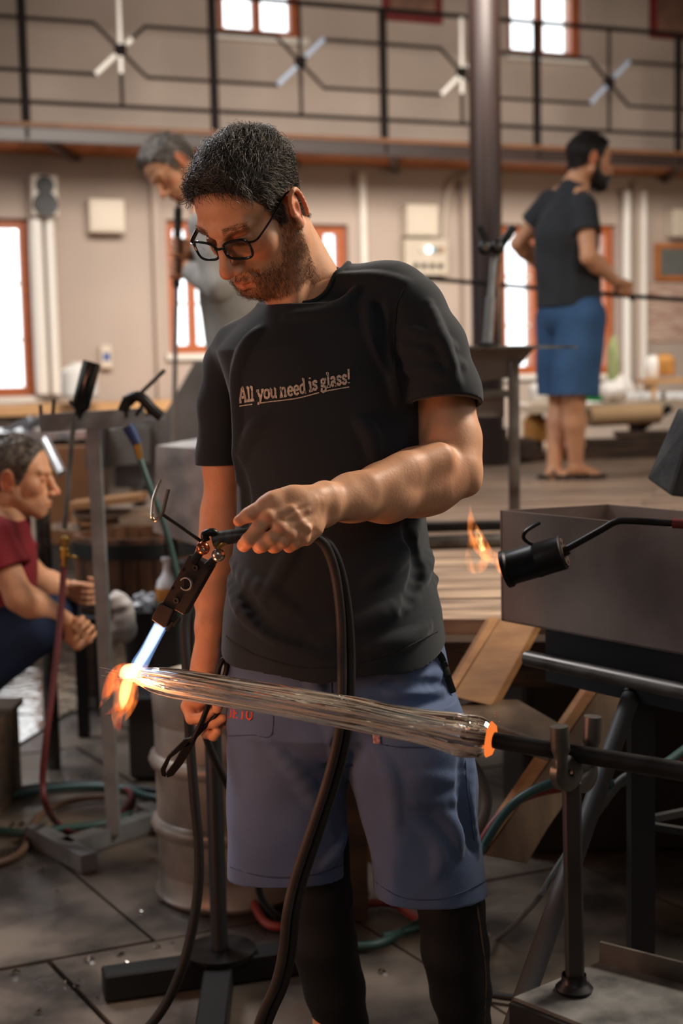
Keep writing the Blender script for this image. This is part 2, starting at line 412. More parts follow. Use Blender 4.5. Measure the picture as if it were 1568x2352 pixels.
# pilaster strips and white service pipes on the wall
k = 0
for (x, wpx, mm) in ((352,16,m_wall),(826,14,m_white),(1062,22,m_wall),(1455,26,m_wall)):
    k += 1; t = onw(x, 500)[0]; m = MB(); wbox(m, t-wpx/540, t+wpx/540, 0, 3.05, -.01, .09); m.build('trim_%d'%k, mm, kind='structure')
def wpipe(x, y0, y1, r, mm, name, label, cat, group=None):
    t, z0 = onw(x, y1, .1); z1 = onw(x, y0, .1)[1]
    o = MB().cyl(WP(t,z0,.1), WP(t,z1,.1), r, n=12).build(name, mm, smooth=True); tag(o, label, cat, group); return o
m_pipe = mat('white_enamel', (230,226,218), .25, var=.03)
wpipe(98,505,905,.055,m_pipe,'heating_pipe','thick white vertical pipe on the back wall under the speaker','pipe')
wpipe(130,500,905,.04,m_pipe,'heating_pipe','thinner white vertical pipe beside the thick one under the speaker','pipe')
wpipe(1440,440,900,.04,m_pipe,'heating_pipe','white vertical pipe on the wall right of the bearded man','pipe')
wpipe(1478,440,900,.03,m_pipe,'heating_pipe','slim white vertical pipe nearest the chalkboard on the right wall end','pipe')
# gallery : fascia beam, joists, deck boards, railing
GD = 1.0
def GP(t, z, d=0.): return WP(t, z, GD+d)
def gz(x, y): return onw(x,y,GD)
zt = gz(784,318)[1]; zb = gz(784,352)[1]; t0, t1 = TL, TR
gal = thing('gallery', 'steel and wood gallery running along the back wall under the upper windows', 'gallery', GP(0,zb))
m = MB(); wb = lambda m,a,b,c,e,d0,d1: m.hexa([WP(t,z,d) for z in (c,e) for t,d in ((a,d0),(b,d0),(b,d1),(a,d1))])
wb(m, t0, t1, zb, zt, GD-.06, GD); m.build('fascia_beam', m_steel_brown, gal)
m = MB(); wb(m, t0, t1, zt-.02, zt+.015, .02, GD+.02); m.build('deck_edge', mat('deck_trim',(112,72,44),.6), gal)
k = t0
while k < t1:
    m = MB(); wb(m, k, k+.19, zt-.06, zt-.025, .02, GD-.07); m.build('deck_board', m_deckwood, gal); k += .2
for t in np.arange(t0+.3, t1, .95):
    m = MB(); a, b = WP(t,zb+.06,GD-.08), WP(t+.45,zb+.06,.0); m.bar(a, b, .06, .1); m.build('joist', mat('dark_joist',(70,44,28),.6), gal)
m_rail = mat('railing_paint', (30,24,22), .8, var=.1, spec=.15)
rail = thing('gallery_railing', 'dark metal railing with star-shaped crossings along the gallery', 'railing', GP(0,zt))
posts = [gz(x,y)[0] for x,y in ((-370,200),(58,200),(494,200),(885,240),(1237,260),(1562,280),(1860,300))]
hts = [gz(784,18)[1], gz(784,88)[1], gz(784,200)[1], gz(784,270)[1]]
hts = [zt+.0+v for v in (1.19,.90,.48,.20)]
z2, z1, z0_ = onw(300,56,GD)[1], onw(340,176,GD)[1], onw(300,244,GD)[1]
z3 = onw(784,12,GD)[1]
for t in posts:
    MB().cyl(GP(t,zt-.1,-.03), GP(t,z3+.0,-.03), .034, n=12).build('post', m_rail, rail, True)
MB().cyl(GP(posts[0],z3,-.03), GP(posts[-1],z3,-.03), .02, n=10).build('hand_rail', m_rail, rail, True)
MB().cyl(GP(posts[0],z0_,-.03), GP(posts[-1],z0_,-.03), .016, n=10).build('bottom_rail', m_rail, rail, True)
m_bright = mat('sunlit_rail_tone', (200,196,190), .22, var=.05)
for a, b in zip(posts, posts[1:]):
    c = (a+b)/2; zc = (z1+z2)/2; hh = (z2-z1)/2; g = hh*1.0
    for s1 in (-1,1):
        for s2 in (-1,1):
            e = a if s1 < 0 else b
            MB().tube([GP(e,zc+s2*hh,-.03), GP(c+s1*g*1.05,zc+s2*hh,-.03), GP(c+s1*.03,zc+s2*.03,-.03)], .015, 8).build('bent_bar', m_rail, rail, True)
    k_ = posts.index(a); wh = mat('sunlit_bar_white',(250,246,238),.3,var=0) if k_ % 2 == 1 else mat('sunlit_bar_blue',(168,184,206),.3,var=0)  # sunlight on the star arms is put into the bar colours
    MB().cyl(GP(c,z0_,-.03), GP(c,zc-hh*.9,-.03), .014, n=8).build('centre_bar', m_rail, rail, True)
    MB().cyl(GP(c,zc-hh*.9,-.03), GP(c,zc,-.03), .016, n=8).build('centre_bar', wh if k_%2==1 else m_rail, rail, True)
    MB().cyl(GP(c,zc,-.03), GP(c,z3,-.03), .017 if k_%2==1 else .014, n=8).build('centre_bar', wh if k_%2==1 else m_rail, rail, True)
    for s_,f_ in ((-1,1.),(1,.45 if k_%2==1 else 1.)): MB().cyl(GP(c+s_*.04,zc+s_*.04,-.02), GP(c+s_*g*1.05*f_,zc+s_*hh*f_,-.02), .019, n=8).build('sunlit_bar', wh, rail, True)
    MB().ball(GP(c,zc,-.03), .05, 10).build('boss', m_rail, rail, True)
# posters upstairs
for x0,y0,x1,y1,lab in ((876,-60,1012,52,'red framed dark picture on the upper wall left of the steel column'),(1490,-60,1600,92,'red framed picture on the upper wall at the top right corner')):
    a,b,c,e = rect(x0,y0,x1,y1); o = thing('framed_picture', lab, 'picture', WP((a+b)/2,c,.03))
    m = MB(); wbox(m,a,b,c,e,.002,.03); m.build('picture_frame', mat('red_frame',(120,34,34),.5), o)
    m = MB(); wbox(m,a+.07,b-.07,c+.07,e-.07,.031,.034); m.build('print', mat('dark_print',(30,30,36),.4,rgb2=(150,110,90),scale=2.5,lo=.3,hi=.75), o)
# steel column
cb = G(1122,1068,.76)
col = thing('steel_column', 'tall round brown steel column standing on the wooden platform', 'column', cb)
MB().cyl(cb, cb+[0,0,6.2], R_(36,cb[1]), n=32).build('shaft', m_steel_brown, col, True)
MB().cyl(cb, cb+[0,0,.22], R_(44,cb[1]), n=32).build('foot_ring', m_steel_brown, col, True)
# wooden platform : boards one by one
PZ = .76
m_plank = mat('weathered_plank', (186,158,134), .62, rgb2=(112,92,78), scale=3.5, stretch=(1,9,6), bump=.4, bscale=12, detail=8)
m_plank2 = mat('worn_plank', (200,170,142), .6, rgb2=(122,100,84), scale=3, stretch=(1,8,6), bump=.4, bscale=12, detail=8)
pe0 = G(1148,1418,PZ); pe1 = G(1010,1372,PZ)
pd = U(np.array([1,-.10,0])); pn = np.array([-pd[1],pd[0],0])
plat = thing('wooden_platform', 'raised wooden working platform of weathered grey brown boards', 'platform', (pe0[0]+.8,pe0[1],0))
wdt = .145; y = 0.; i = 0
while y < 7.6:
    x0 = .0 if y < 2.3 else -1.15; x1 = 3.2
    a = pe0*[1,1,0]+pn*y; cuts = [x0-pe0[0]]+sorted(rnd.uniform(.2,2.2) for _ in range(1))+[x1-pe0[0]]
    for u0,u1 in zip(cuts,cuts[1:]):
        q = [a+pd*(u+(.004 if u==u0 else -.004))+pn*w_+np.array([0,0,z]) for z in (PZ-.04,PZ-rnd.uniform(0,.004)) for u,w_ in ((u0,0),(u1,0),(u1,wdt-.007),(u0,wdt-.007))]
        MB().hexa(q).build('board', m_plank if rnd.random()<.5 else m_plank2, plat)
    y += wdt; i += 1
m_beam = mat('dark_timber', (84,62,44), .7, rgb2=(48,38,30), scale=4, stretch=(1,6,6), bump=.5, bscale=20)
e0 = pe0+pn*.02; 
MB().bar(e0+pd*-.42-[0,0,.10], e0+pd*3.0-[0,0,.10], .10, .12, bev=.012).build('edge_beam', m_beam, plat)
MB().bar(pe0*[1,1,0]+pn*2.33+pd*-1.54+[0,0,.66], pe0*[1,1,0]+pn*2.33+pd*-.39+[0,0,.66], .1, .12, bev=.01).build('edge_beam', m_beam, plat)
for u_ in (-1.4,-.38,.6,2.4):
    for w_ in (.1,2.4,5,7.4):
        if u_ < -1 and w_ < 1: continue
        MB().bar(pe0*[1,1,0]+pn*w_+pd*u_, pe0*[1,1,0]+pn*w_+pd*u_+[0,0,PZ-.16], .1,.1,up=(0,1,0)).build('support_post', m_beam, plat)
        MB().bar(pe0*[1,1,0]+pn*w_+pd*u_+[0,0,PZ-.16], pe0*[1,1,0]+pn*w_+pd*u_+[0,0,PZ-.04], .08,.08,up=(0,1,0)).build('bearer', m_beam, plat)
# ------------------------------------------------------------------ people : shared pieces
m_skin = mat('skin', (216,160,122), .5, var=.10, scale=60, tint=True, bump=.09, bscale=260, sss=.12, detail=6, spec=.4)
m_hair = mat('dark_grey_hair', (84,76,66), .36, rgb2=(40,35,31), scale=140, tint=False, spec=.6)
def curve_interp(x, a, b): return np.interp(x, a, b)
def head_field(h, k=1., beard_bulk=0.):
    f = Fld((-.10,-.125,-.16), (.10,.15,.15), h); A = f
    A.ell((0,-.010,.045), (.074,.096,.083), k=.01)
    A.ell((0,.030,.048), (.064,.060,.058), k=.02)
    A.ell((0,.040,-.02), (.056,.050,.064), k=.02)
    A.ell((0,.045,-.068), (.045,.045,.034), k=.02)
    A.ell((0,.074,-.093), (.020,.018,.017), k=.02)
    for s in (-1,1):
        A.cone((s*.056,.002,-.045), (s*.020,.074,-.093), .015,.014, k=.02)
        A.cone((s*.060,.0,-.01), (s*.056,.002,-.045), .014,.015, k=.02)
        A.ell((s*.043,.056,-.014), (.021,.019,.018), k=.028)
        A.cone((s*.045,.078,.034), (s*.012,.091,.032), .0075,.009, k=.018)
        A.ell((s*.033,.100,.010), (.020,.017,.013), k=.012, op='s')
        A.ell((s*.032,.077,.011), (.0145,.0145,.0135), k=.003)           # lids over the eyeball
        A.cone((s*.018,.0905,.005), (s*.045,.0835,.005), .0012, k=.002, op='s')  # lash line
        A.cone((s*.020,.090,.019), (s*.043,.084,.019), .0014, k=.003, op='s')
    A.ell((0,.076,-.058), (.033,.026,.034), k=.02)
    A.chain([((0,.086,.026),.0085), ((0,.100,.006),.0085), ((0,.117,-.022),.0105)], k=.010)
    A.ell((0,.119,-.029), (.0125,.013,.0115), k=.006)
    for s in (-1,1):
        A.ell((s*.0135,.107,-.033), (.0085,.012,.0085), k=.005)
        A.ell((s*.0065,.113,-.0415), (.0042,.0065,.0045), k=.002, op='s')
        A.cone((s*.021,.100,-.030), (s*.030,.086,-.058), .0016, k=.008, op='s')
    A.chain([((-.022,.092,-.062),.004), ((-.008,.1015,-.0595),.0058), ((.008,.1015,-.0595),.0058), ((.022,.092,-.062),.004)], k=.004)
    A.chain([((-.020,.091,-.070),.004), ((0,.100,-.072),.0068), ((.020,.091,-.070),.004)], k=.004)
    A.chain([((-.026,.090,-.066),.0015), ((0,.1075,-.0655),.0014), ((.026,.090,-.066),.0015)], k=.003, op='s')
    A.ell((0,.100,-.083), (.014,.006,.004), k=.006, op='s')
    for s in (-1,1):   # ears : bowl, rim, tragus, lobe
        Re = Rz(s*-.35) @ Ry(s*.12)
        A.ell((s*.079,-.012,.0), (.006,.017,.029), R=Re, k=.008)
        rim = [((s*(.079+.008*math.sin(a)*0+.006), -.012-.0165*math.cos(a)*1.0-.001, .002+.030*math.sin(a)), .0036) for a in np.linspace(2.6,-1.1,14)]
        rim = [(tuple(np.array(p)+[0 if True else 0,0,0]), r) for p,r in rim]
        A.chain([((s*(.084+.006*(1-abs(math.cos(a)))), -.013+.0170*math.cos(a+math.pi)*-1*-1, .002+.0300*math.sin(a)), .0035) for a in np.linspace(-.9,3.3,14)][::1], k=.003)
        A.ell((s*.089,-.008,-.001), (.008,.0085,.0130), k=.004, op='s')
        A.ell((s*.089,-.014,.016), (.005,.006,.006), k=.004, op='s')
        A.ell((s*.0815,.0035,-.002), (.004,.004,.007), k=.004)
        A.ell((s*.080,-.004,-.026), (.0055,.0085,.0095), k=.005)
    return f
def head_tint(p):
    x, y, z = p[:,0], p[:,1], p[:,2]; t = np.ones((len(p),3))
    def blob(c, r, col, pw=1.):
        d = np.sqrt((((p-np.array(c))/np.array(r))**2).sum(1)); w_ = np.clip(1-d,0,1)**pw; w_ = np.minimum(1, w_*2.2)[:,None]
        t[:] = t*(1-w_)+t*np.array(col)*w_
    blob((0,.103,-.066), (.027,.02,.014), (.86,.60,.58))
    for s in (-1,1):
        blob((s*.082,-.012,.0), (.02,.035,.045), (1.,.68,.60))
        blob((s*.032,.09,.012), (.024,.03,.018), (.85,.68,.62))
        blob((s*.045,.07,-.02), (.03,.04,.03), (1.,.86,.82))
    blob((0,.12,-.03), (.022,.03,.02), (1.,.78,.74))
    hz = hair_line(y); w_ = np.clip((z-hz-.004)/.006, 0, 1)[:,None]*.80*(np.abs(x) < .0815)[:,None]
    t[:] = t*(1-w_)+np.array([.22,.2,.2])*w_
    zb_ = np.interp(y, [-.02,.0,.012,.03,.05,.07,.085,.12], [-.01,.0,.0,-.030,-.052,-.050,-.043,-.041])
    w_ = (np.clip((zb_-z)/.02,0,1)*np.clip((y+.005)/.015,0,1)*np.clip((z+.125)/.02,0,1)*.5*(1-((np.abs(x)<.022)&(z>-.077)&(z<-.056)&(y>.08))))[:,None]
    t[:] = t*(1-w_)+np.array([.45,.36,.32])*w_
    return t
def hair_line(y): return np.interp(y, [-.12,-.07,-.035,-.012,-.002,.012,.022,.036,.050,.066,.085,.11], [-.058,-.054,-.03,.04,.03,-.012,-.006,.030,.056,.086,.104,.108])
def strands(p, nrm, pick, length, dirf, lift, curl, r0, rng, segs=4, drop=0.):
    i = rng.choice(pick, size=len(length)); b = p[i]; n = nrm[i]; d = dirf(b, n)
    d = d-n*(d*n).sum(1)[:,None]; d /= np.linalg.norm(d,axis=1)[:,None]+1e-9
    d = d+rng.randn(*d.shape)*.22; d = d-n*(d*n).sum(1)[:,None]; d /= np.linalg.norm(d,axis=1)[:,None]+1e-9
    sd = np.cross(n, d); ln = length[:,None]; pts = []
    ph = rng.rand(len(i),1)*6.28; cu = curl*(rng.rand(len(i),1)-.3)
    lf = (lift*(.5+rng.rand(len(i))))[:,None]
    for k in range(segs+1):
        t = k/segs
        pts.append(b-n*.001 + d*ln*t + n*ln*(lf*math.sin(min(1,t*1.2)*math.pi*.75)) + (sd*np.sin(ph+t*5)-sd*np.sin(ph)+n*(np.cos(ph+t*5)*.6-np.cos(ph)*.6))*ln*cu - np.array([0,0,1])*drop*ln*t*t)
    pts = np.stack(pts,1)                     # n, seg+1, 3
    m = len(i); V = []; 
    for k in range(segs+1):
        r = r0*(1-.75*k/segs)
        for a in (0, 2.094, 4.189): V.append(pts[:,k]+sd*(r*math.cos(a))+n*(r*math.sin(a)))
    V = np.stack(V,1).reshape(-1,3); st = np.arange(m)[:,None]*(3*(segs+1)); Q = []
    for k in range(segs):
        for j in range(3): Q.append(np.concatenate([st+k*3+j, st+k*3+(j+1)%3, st+k*3+3+(j+1)%3, st+k*3+3+j],1))
    return V, np.vstack(Q)
def vnormals(p, q):
    n = np.cross(p[q[:,2]]-p[q[:,0]], p[q[:,3]]-p[q[:,1]]); v = np.zeros_like(p)
    for j in range(4): np.add.at(v, q[:,j], n)
    return v/(np.linalg.norm(v,axis=1)[:,None]+1e-12)
def zero_roll(R): return R
# hand that closes round a bar: c centre on the bar, g axis from thumb side to little finger, w from bar towards the wrist, n away from palm
def grip(f, c, g, wdir, rr=.012, s=1., k=.006, turn=1, sweep=3.6, wrist=None, start=.5):
    c = np.asarray(c,float); g = U(g); w_ = U(np.asarray(wdir)-g*np.dot(wdir,g)); n = np.cross(g, w_)*turn
    fr = [.0092,.0095,.009,.0078]; ks = []
    for i in range(4):
        o = c+g*(i-1.5)*.0205*s; R = rr+fr[i]*s
        a = [start+sweep*t for t in np.linspace(0,1,7)]
        pts = [(o+(w_*math.cos(math.pi/2-t+ .0)*-1*-1+n*math.sin(math.pi/2-t)*1)*R*(1.12 if j in (2,4) else 1.), fr[i]*s*(1-.05*j)) for j,t in enumerate(np.array(a)*-1+.9)]
        f.chain(pts, k*.5); ks.append(pts[0][0])
    pal = c+w_*(.045*s)+n*(.012*s)
    for i in range(4): f.cone(ks[i], pal+g*(i-1.5)*.012*s, .011*s, .013*s, k)
    wr = wrist if wrist is not None else c+w_*.085*s
    for i in (-1,1): f.cone(pal+g*i*.016*s, np.asarray(wr)+g*i*.008, .015*s, .020*s, .01)
    th = c-g*.042*s
    f.chain([(pal-g*.022*s,.014*s), (th+w_*.018*s+n*.0*s,.0125*s), (th-w_*.012*s-n*(rr*.2),.0105*s), (th+g*.012*s-w_*.022*s-n*rr*.8,.0095*s)], k)
    return np.asarray(wr)
# ------------------------------------------------------------------ the glassmaker
HM = np.array([[-.799,-.473,-.372],[.601,-.588,-.542],[.038,-.656,.754]]); HO = np.array([-.127,2.26,1.591]); HS = .955
uu,_,vv = np.linalg.svd(HM); HM = uu@vv
def HW(p): return np.asarray(p,float)*HS @ HM.T+HO
def HL(p): return (np.asarray(p,float)-HO) @ HM/HS
man = thing('person', 'man with glasses and short beard in black T-shirt aiming a torch at glass', 'person', (.0,2.32,0))
NB = P(722,690,2.36)                                     # neck base
hf = head_field(.0014)
hf.cone((0,-.030,-.02), HL(NB), .054, .062, k=.022)
hf.cone((-.050,-.02,-.045), HL(P(676,696,2.262)), .013, .010, k=.03)
hf.cone((-.02,.0,-.07), HL(P(660,705,2.30)), .040, .035, k=.03)
hp, hq = hf.mesh(); hn = vnormals(hp,hq)
ht = head_tint(hp)
parts = [(hp*HS @ HM.T+HO, hq)]; tints = [ht]
# left arm (towards the right of the picture) with the gripping hand
def CH(L, k=.01, f=None, fl=None): f.chain([(P(x,y,Y), R_(r,Y)) for x,y,Y,r in L], k, fl=fl)
lo = np.array([-.30,1.80,1.02]); hi = np.array([.30,2.36,1.42])
af = Fld(lo, hi, .0017)
CH([(990,860,2.285,66),(1014,930,2.28,70),(1033,1010,2.255,68),(1040,1072,2.23,62)], .02, af)
CH([(1042,1085,2.23,55),(990,1102,2.21,73),(955,1108,2.19,75),(884,1131,2.13,66),(808,1143,2.07,52),(752,1156,2.03,44)], .02, af)
CH([(1066,1050,2.25,28),(1076,1110,2.23,24)], .02, af)           # elbow point
CH([(1010,1050,2.17,34),(930,1078,2.13,34),(850,1112,2.07,26)], .02, af)
CH([(744,1135,2.02,24),(744,1180,2.02,24)], .02, af)             # wrist
# dorsum
CH([(742,1150,2.02,38),(690,1165,1.99,40),(650,1178,1.975,32)], .012, af)
CH([(735,1180,2.02,30),(700,1205,1.99,32),(690,1222,1.985,22)], .012, af)
K = [(618,1189,1.955,17.5),(646,1215,1.950,17),(668,1231,1.955,15.5),(694,1238,1.965,13.5)]
for i,(x,y,Y,r) in enumerate(K):
    CH([(725,1150+i*16,1.995,14),(x,y,Y,r)], .012, af)
    CH([(722-i*2,1150+i*14,1.979,4.2),((722+x)/2,(1150+i*14+y)/2,1.957,4.2),(x+3,y-2,Y-.004,4)], .009, af)   # tendons
    af.ell(P(x-2,y-1,Y-.004), (.0098,.0098,.0098), k=.006)
for L in ([(734,1150,1.984,3),(705,1172,1.966,3),(680,1180,1.955,2.6),(655,1192,1.948,2)], [(718,1190,1.972,2.4),(692,1202,1.956,2.6),(668,1208,1.949,2)]): CH(L, .006, af)
FG = [[(618,1189,1.955,17),(592,1214,1.948,16.5),(570,1241,1.945,16.5),(560,1252,1.956,15),(560,1248,1.985,14),(574,1238,2.0,13)],
      [(646,1215,1.950,16.5),(622,1236,1.943,16),(601,1252,1.945,16.5),(595,1256,1.962,14.5),(597,1250,1.99,13.5),(610,1240,2.0,12)],
      [(668,1231,1.955,15.5),(648,1244,1.948,15.5),(632,1254,1.950,15.5),(627,1256,1.968,14),(630,1250,1.992,13)],
      [(694,1238,1.965,14),(676,1248,1.958,14),(664,1255,1.960,14),(661,1254,1.975,12),(664,1247,1.995,12)]]
for L in FG: CH(L, .0035, af)
CH([(712,1215,1.99,26),(704,1238,1.985,14)], .012, af)
CH([(724,1142,2.0,24),(668,1143,1.985,22),(625,1152,1.972,19),(607,1160,1.968,17.5)], .014, af)
CH([(607,1160,1.968,17),(585,1174,1.96,15.5),(570,1183,1.957,15.5),(548,1197,1.955,13)], .006, af)
CH([(640,1150,1.985,20),(628,1185,1.98,18)], .012, af)
ap, aq = af.mesh(); parts.append((ap,aq))
px_ = pixel(ap); t = np.ones((len(ap),3))
def tblob(t, px_, x, y, r, c):
    w_ = np.clip(1.4-np.hypot(px_[:,0]-x, px_[:,1]-y)/r*1.4,0,1)[:,None]; t[:] = t*(1-w_)+t*np.array(c)*w_
for x,y,Y,r in K: tblob(t, px_, x, y, 17, (1.,.80,.76))
for x,y in ((562,1256),(598,1262),(630,1262),(664,1260),(540,1200)): tblob(t, px_, x, y, 18, (1.,.78,.72))
tblob(t, px_, 1040, 1090, 50, (1.,.92,.90))
tints.append(t)
# thumb nail and creases are small pieces of their own further down
# right arm hanging down with the shears
rf = Fld([-.33,2.20,.66], [-.08,2.56,1.30], .0018)
Y = 2.40
CH([(512,930,2.41,40),(508,1070,2.41,38),(506,1180,2.42,41),(503,1235,2.41,40)], .02, rf)
CH([(503,1225,2.41,40),(492,1290,2.39,42),(484,1370,2.37,35),(480,1440,2.35,28),(474,1500,2.34,25),(468,1530,2.335,25)], .02, rf)
hand = [(468,1530,2.335,26),(458,1575,2.33,30),(450,1605,2.325,29)]
CH(hand, .015, rf); CH([(478,1560,2.32,22),(470,1600,2.31,20)], .012, rf)
for L in ([(442,1590,2.32,15),(430,1622,2.315,14.5),(440,1650,2.30,14),(462,1650,2.29,12.5),(484,1634,2.285,11.5)],
          [(452,1600,2.325,15),(446,1640,2.32,14.5),(468,1664,2.30,13.5),(492,1660,2.29,12.5),(510,1650,2.29,11.5)],
          [(462,1606,2.33,14.5),(460,1655,2.33,14),(474,1684,2.31,13),(490,1690,2.295,12),(498,1682,2.29,11)],
          [(474,1600,2.34,13),(480,1640,2.345,12.5),(496,1662,2.33,12),(512,1664,2.31,11)],
          [(478,1560,2.30,16),(492,1590,2.28,14.5),(500,1612,2.275,13),(498,1628,2.275,11.5)]): CH(L, .0035, rf)
rp, rq = rf.mesh(); parts.append((rp,rq)); tints.append(np.ones((len(rp),3))*np.array([1,.90,.86]))
# trunk and legs under the clothes (coarse)
bf = Fld([-.36,2.02,0], [.36,2.64,1.52], .007)
bf.loft([(P(760,y,2.33)[2], P((a+b)/2,y,Yc)[0], Yc, R_((b-a)/2,Yc)-.02, ry-.02) for y,a,b,Yc,ry in ((720,560,960,2.33,.10),(800,500,985,2.33,.12),(1000,535,960,2.33,.125),(1300,528,990,2.32,.125),(1640,520,1030,2.32,.13))], .03)
CH([(700,690,2.33,70),(715,740,2.33,90)], .03, bf)
CH([(790,700,2.31,60),(945,725,2.27,58),(985,860,2.26,66)], .03, bf); CH([(640,780,2.36,50),(525,840,2.42,44),(512,1000,2.43,44)], .03, bf)
CH([(900,1600,2.31,110),(985,1860,2.30,68),(1030,2000,2.31,56),(1036,2080,2.31,56),(1045,2200,2.32,56),(1065,2352,2.36,52),(1075,2560,2.42,36)], .02, bf)
CH([(650,1600,2.33,110),(700,1860,2.34,66),(725,2000,2.35,54),(732,2060,2.35,54),(745,2200,2.35,62),(775,2352,2.37,52),(800,2560,2.42,36)], .02, bf)
bp_, bq = bf.mesh(); parts.append((bp_,bq)); tints.append(np.ones((len(bp_),3)))
V, Q = join(parts)
link_mesh('body', V, Q, m_skin, man, True, attr=np.vstack(tints))
# hair
rng = np.random.RandomState(3)
x, y, z = hp.T; hz = hair_line(y)
hm = (z > hz) & (np.abs(x) < .0795) & (np.hypot(y+.012,(z-.0)/1.6) > .0) & ~((np.abs(x) > .070) & (np.abs(y+.012) < .022) & (z < .034))
pick = np.where(hm)[0]
cap = (hm)[hq].all(1); cq = hq[cap]; used = np.unique(cq); re = -np.ones(len(hp),int); re[used] = np.arange(len(used))
hu = hp[used]; thick = .0012+.0058*np.clip((hu[:,2]-.03)/.06,0,1)*np.clip((hu[:,2]-hair_line(hu[:,1]))/.03,0,1)
thick = thick*(1+.30*np.sin(hu[:,0]*150+np.sin(hu[:,1]*90)*2)*np.sin(hu[:,1]*130+hu[:,2]*60))
hp2 = hp.copy(); hp2[used] = hu+hn[used]*thick[:,None]; cv = hp2[used]
hair = link_mesh('hair', cv*HS @ HM.T+HO, re[cq], m_hair, man, True)
def comb(b, n):
    d = np.stack([b[:,0]*1.0, .55+0*b[:,0], -.25-.9*np.clip(.10-b[:,2],0,1)*8], 1)
    d[:,1] = np.where(b[:,2] > .09, .75, np.where(b[:,1] < -.03, -.3, -.15)); sw = np.where(b[:,1] > .03, .25, 0)
    fr = np.clip((b[:,1]-.03)/.03,0,1); d[:,1] = d[:,1]*(1-.6*fr); d[:,2] += fr*1.0; d[:,0] -= fr*.7
    d[:,0] += sw+np.sin(b[:,0]*90+b[:,1]*70)*.22; return d
def tofs(b): return np.clip((b[:,2]-.04)/.06,0,1)
n1 = 9500; L0 = np.empty(n1)
idx = rng.choice(pick, n1); 
def strandset(pick, n, lenf, dirf, lift, curl, r0, seed, drop=0., segs=4):
    r_ = np.random.RandomState(seed); i = r_.choice(pick, n); ln = lenf(hp[i], r_)
    class _R:   # reuse the same choice
        pass
    q = r_; old = q.choice
    V_, Q_ = strands((hp2 if seed in (11,12,13) else hp)[i], hn[i], np.arange(n), ln, dirf, lift, curl, r0, _Fix(n, seed), segs, drop); return V_, Q_
class _Fix:
    def __init__(s, n, seed): s.r = np.random.RandomState(seed+1); s.n = n
    def choice(s, a, size): return np.arange(s.n)
    def rand(s, *a): return s.r.rand(*a)
    def randn(s, *a): return s.r.randn(*a)
H1 = strandset(pick, 15000, lambda b,r: (.009+.013*tofs(b))*(.6+.8*r.rand(len(b))), comb, .30, .30, .00055, 11, drop=.12)
front = pick[(hp[pick,1] > .045) & (hp[pick,2] > .075)]
H2 = strandset(front, 500, lambda b,r: .020*(.6+.8*r.rand(len(b))), lambda b,n: np.stack([-.8+0*b[:,0],.6+0*b[:,0],-.1+0*b[:,0]],1), .5, .55, .0006, 12, drop=.3, segs=6)
V, Q = join([H1, H2]); link_mesh('hair_strands', V*HS @ HM.T+HO, Q, m_hair, hair, True)
H3 = strandset(pick, 3800, lambda b,r: (.010+.014*tofs(b))*(.6+.8*r.rand(len(b))), comb, .36, .35, .0005, 13, drop=.12)
link_mesh('grey_strands', H3[0]*HS @ HM.T+HO, H3[1], mat('silver_hair_strand',(142,132,118),.35,var=.3,scale=200), hair, True, label='lighter grey strands')
# beard and brows
m_beard = mat('brown_grey_beard', (150,112,80), .5, rgb2=(62,46,36), scale=300)
zt_ = np.interp(y, [-.02,.0,.012,.03,.05,.07,.085,.12], [-.01,.0,.0,-.030,-.052,-.050,-.043,-.041])
inlip = (np.abs(x) < .022) & (z > -.076) & (z < -.057) & (y > .08)
dens = np.clip((zt_-z)/.02, 0, 1)
bm_ = (z < zt_) & (z > -.115-.02*(y<.02)) & (y > .0) & ~inlip & ((hn[:,2] > -.85) | (y > .05)) & (rng.rand(len(z)) < .25+.75*dens)
bpick = np.where(bm_)[0]
B1 = strandset(bpick, 4200, lambda b,r: .0068*(.5+r.rand(len(b))), lambda b,n: np.stack([b[:,0]*2,.35+0*b[:,0],-1+0*b[:,0]],1), .6, .25, .00034, 21, segs=2)
brow = np.where((z > .028) & (z < .042-.1*np.abs(np.abs(x)-.03)) & (np.abs(x) > .012) & (np.abs(x) < .052) & (y > .06))[0]
B2 = strandset(brow, 420, lambda b,r: .008*(.5+r.rand(len(b))), lambda b,n: np.stack([np.sign(b[:,0]),0*b[:,0],.25+0*b[:,0]],1), .25, .1, .00030, 22, segs=2)
V, Q = join([B1, B2]); link_mesh('beard', V*HS @ HM.T+HO, Q, m_beard, man, True)
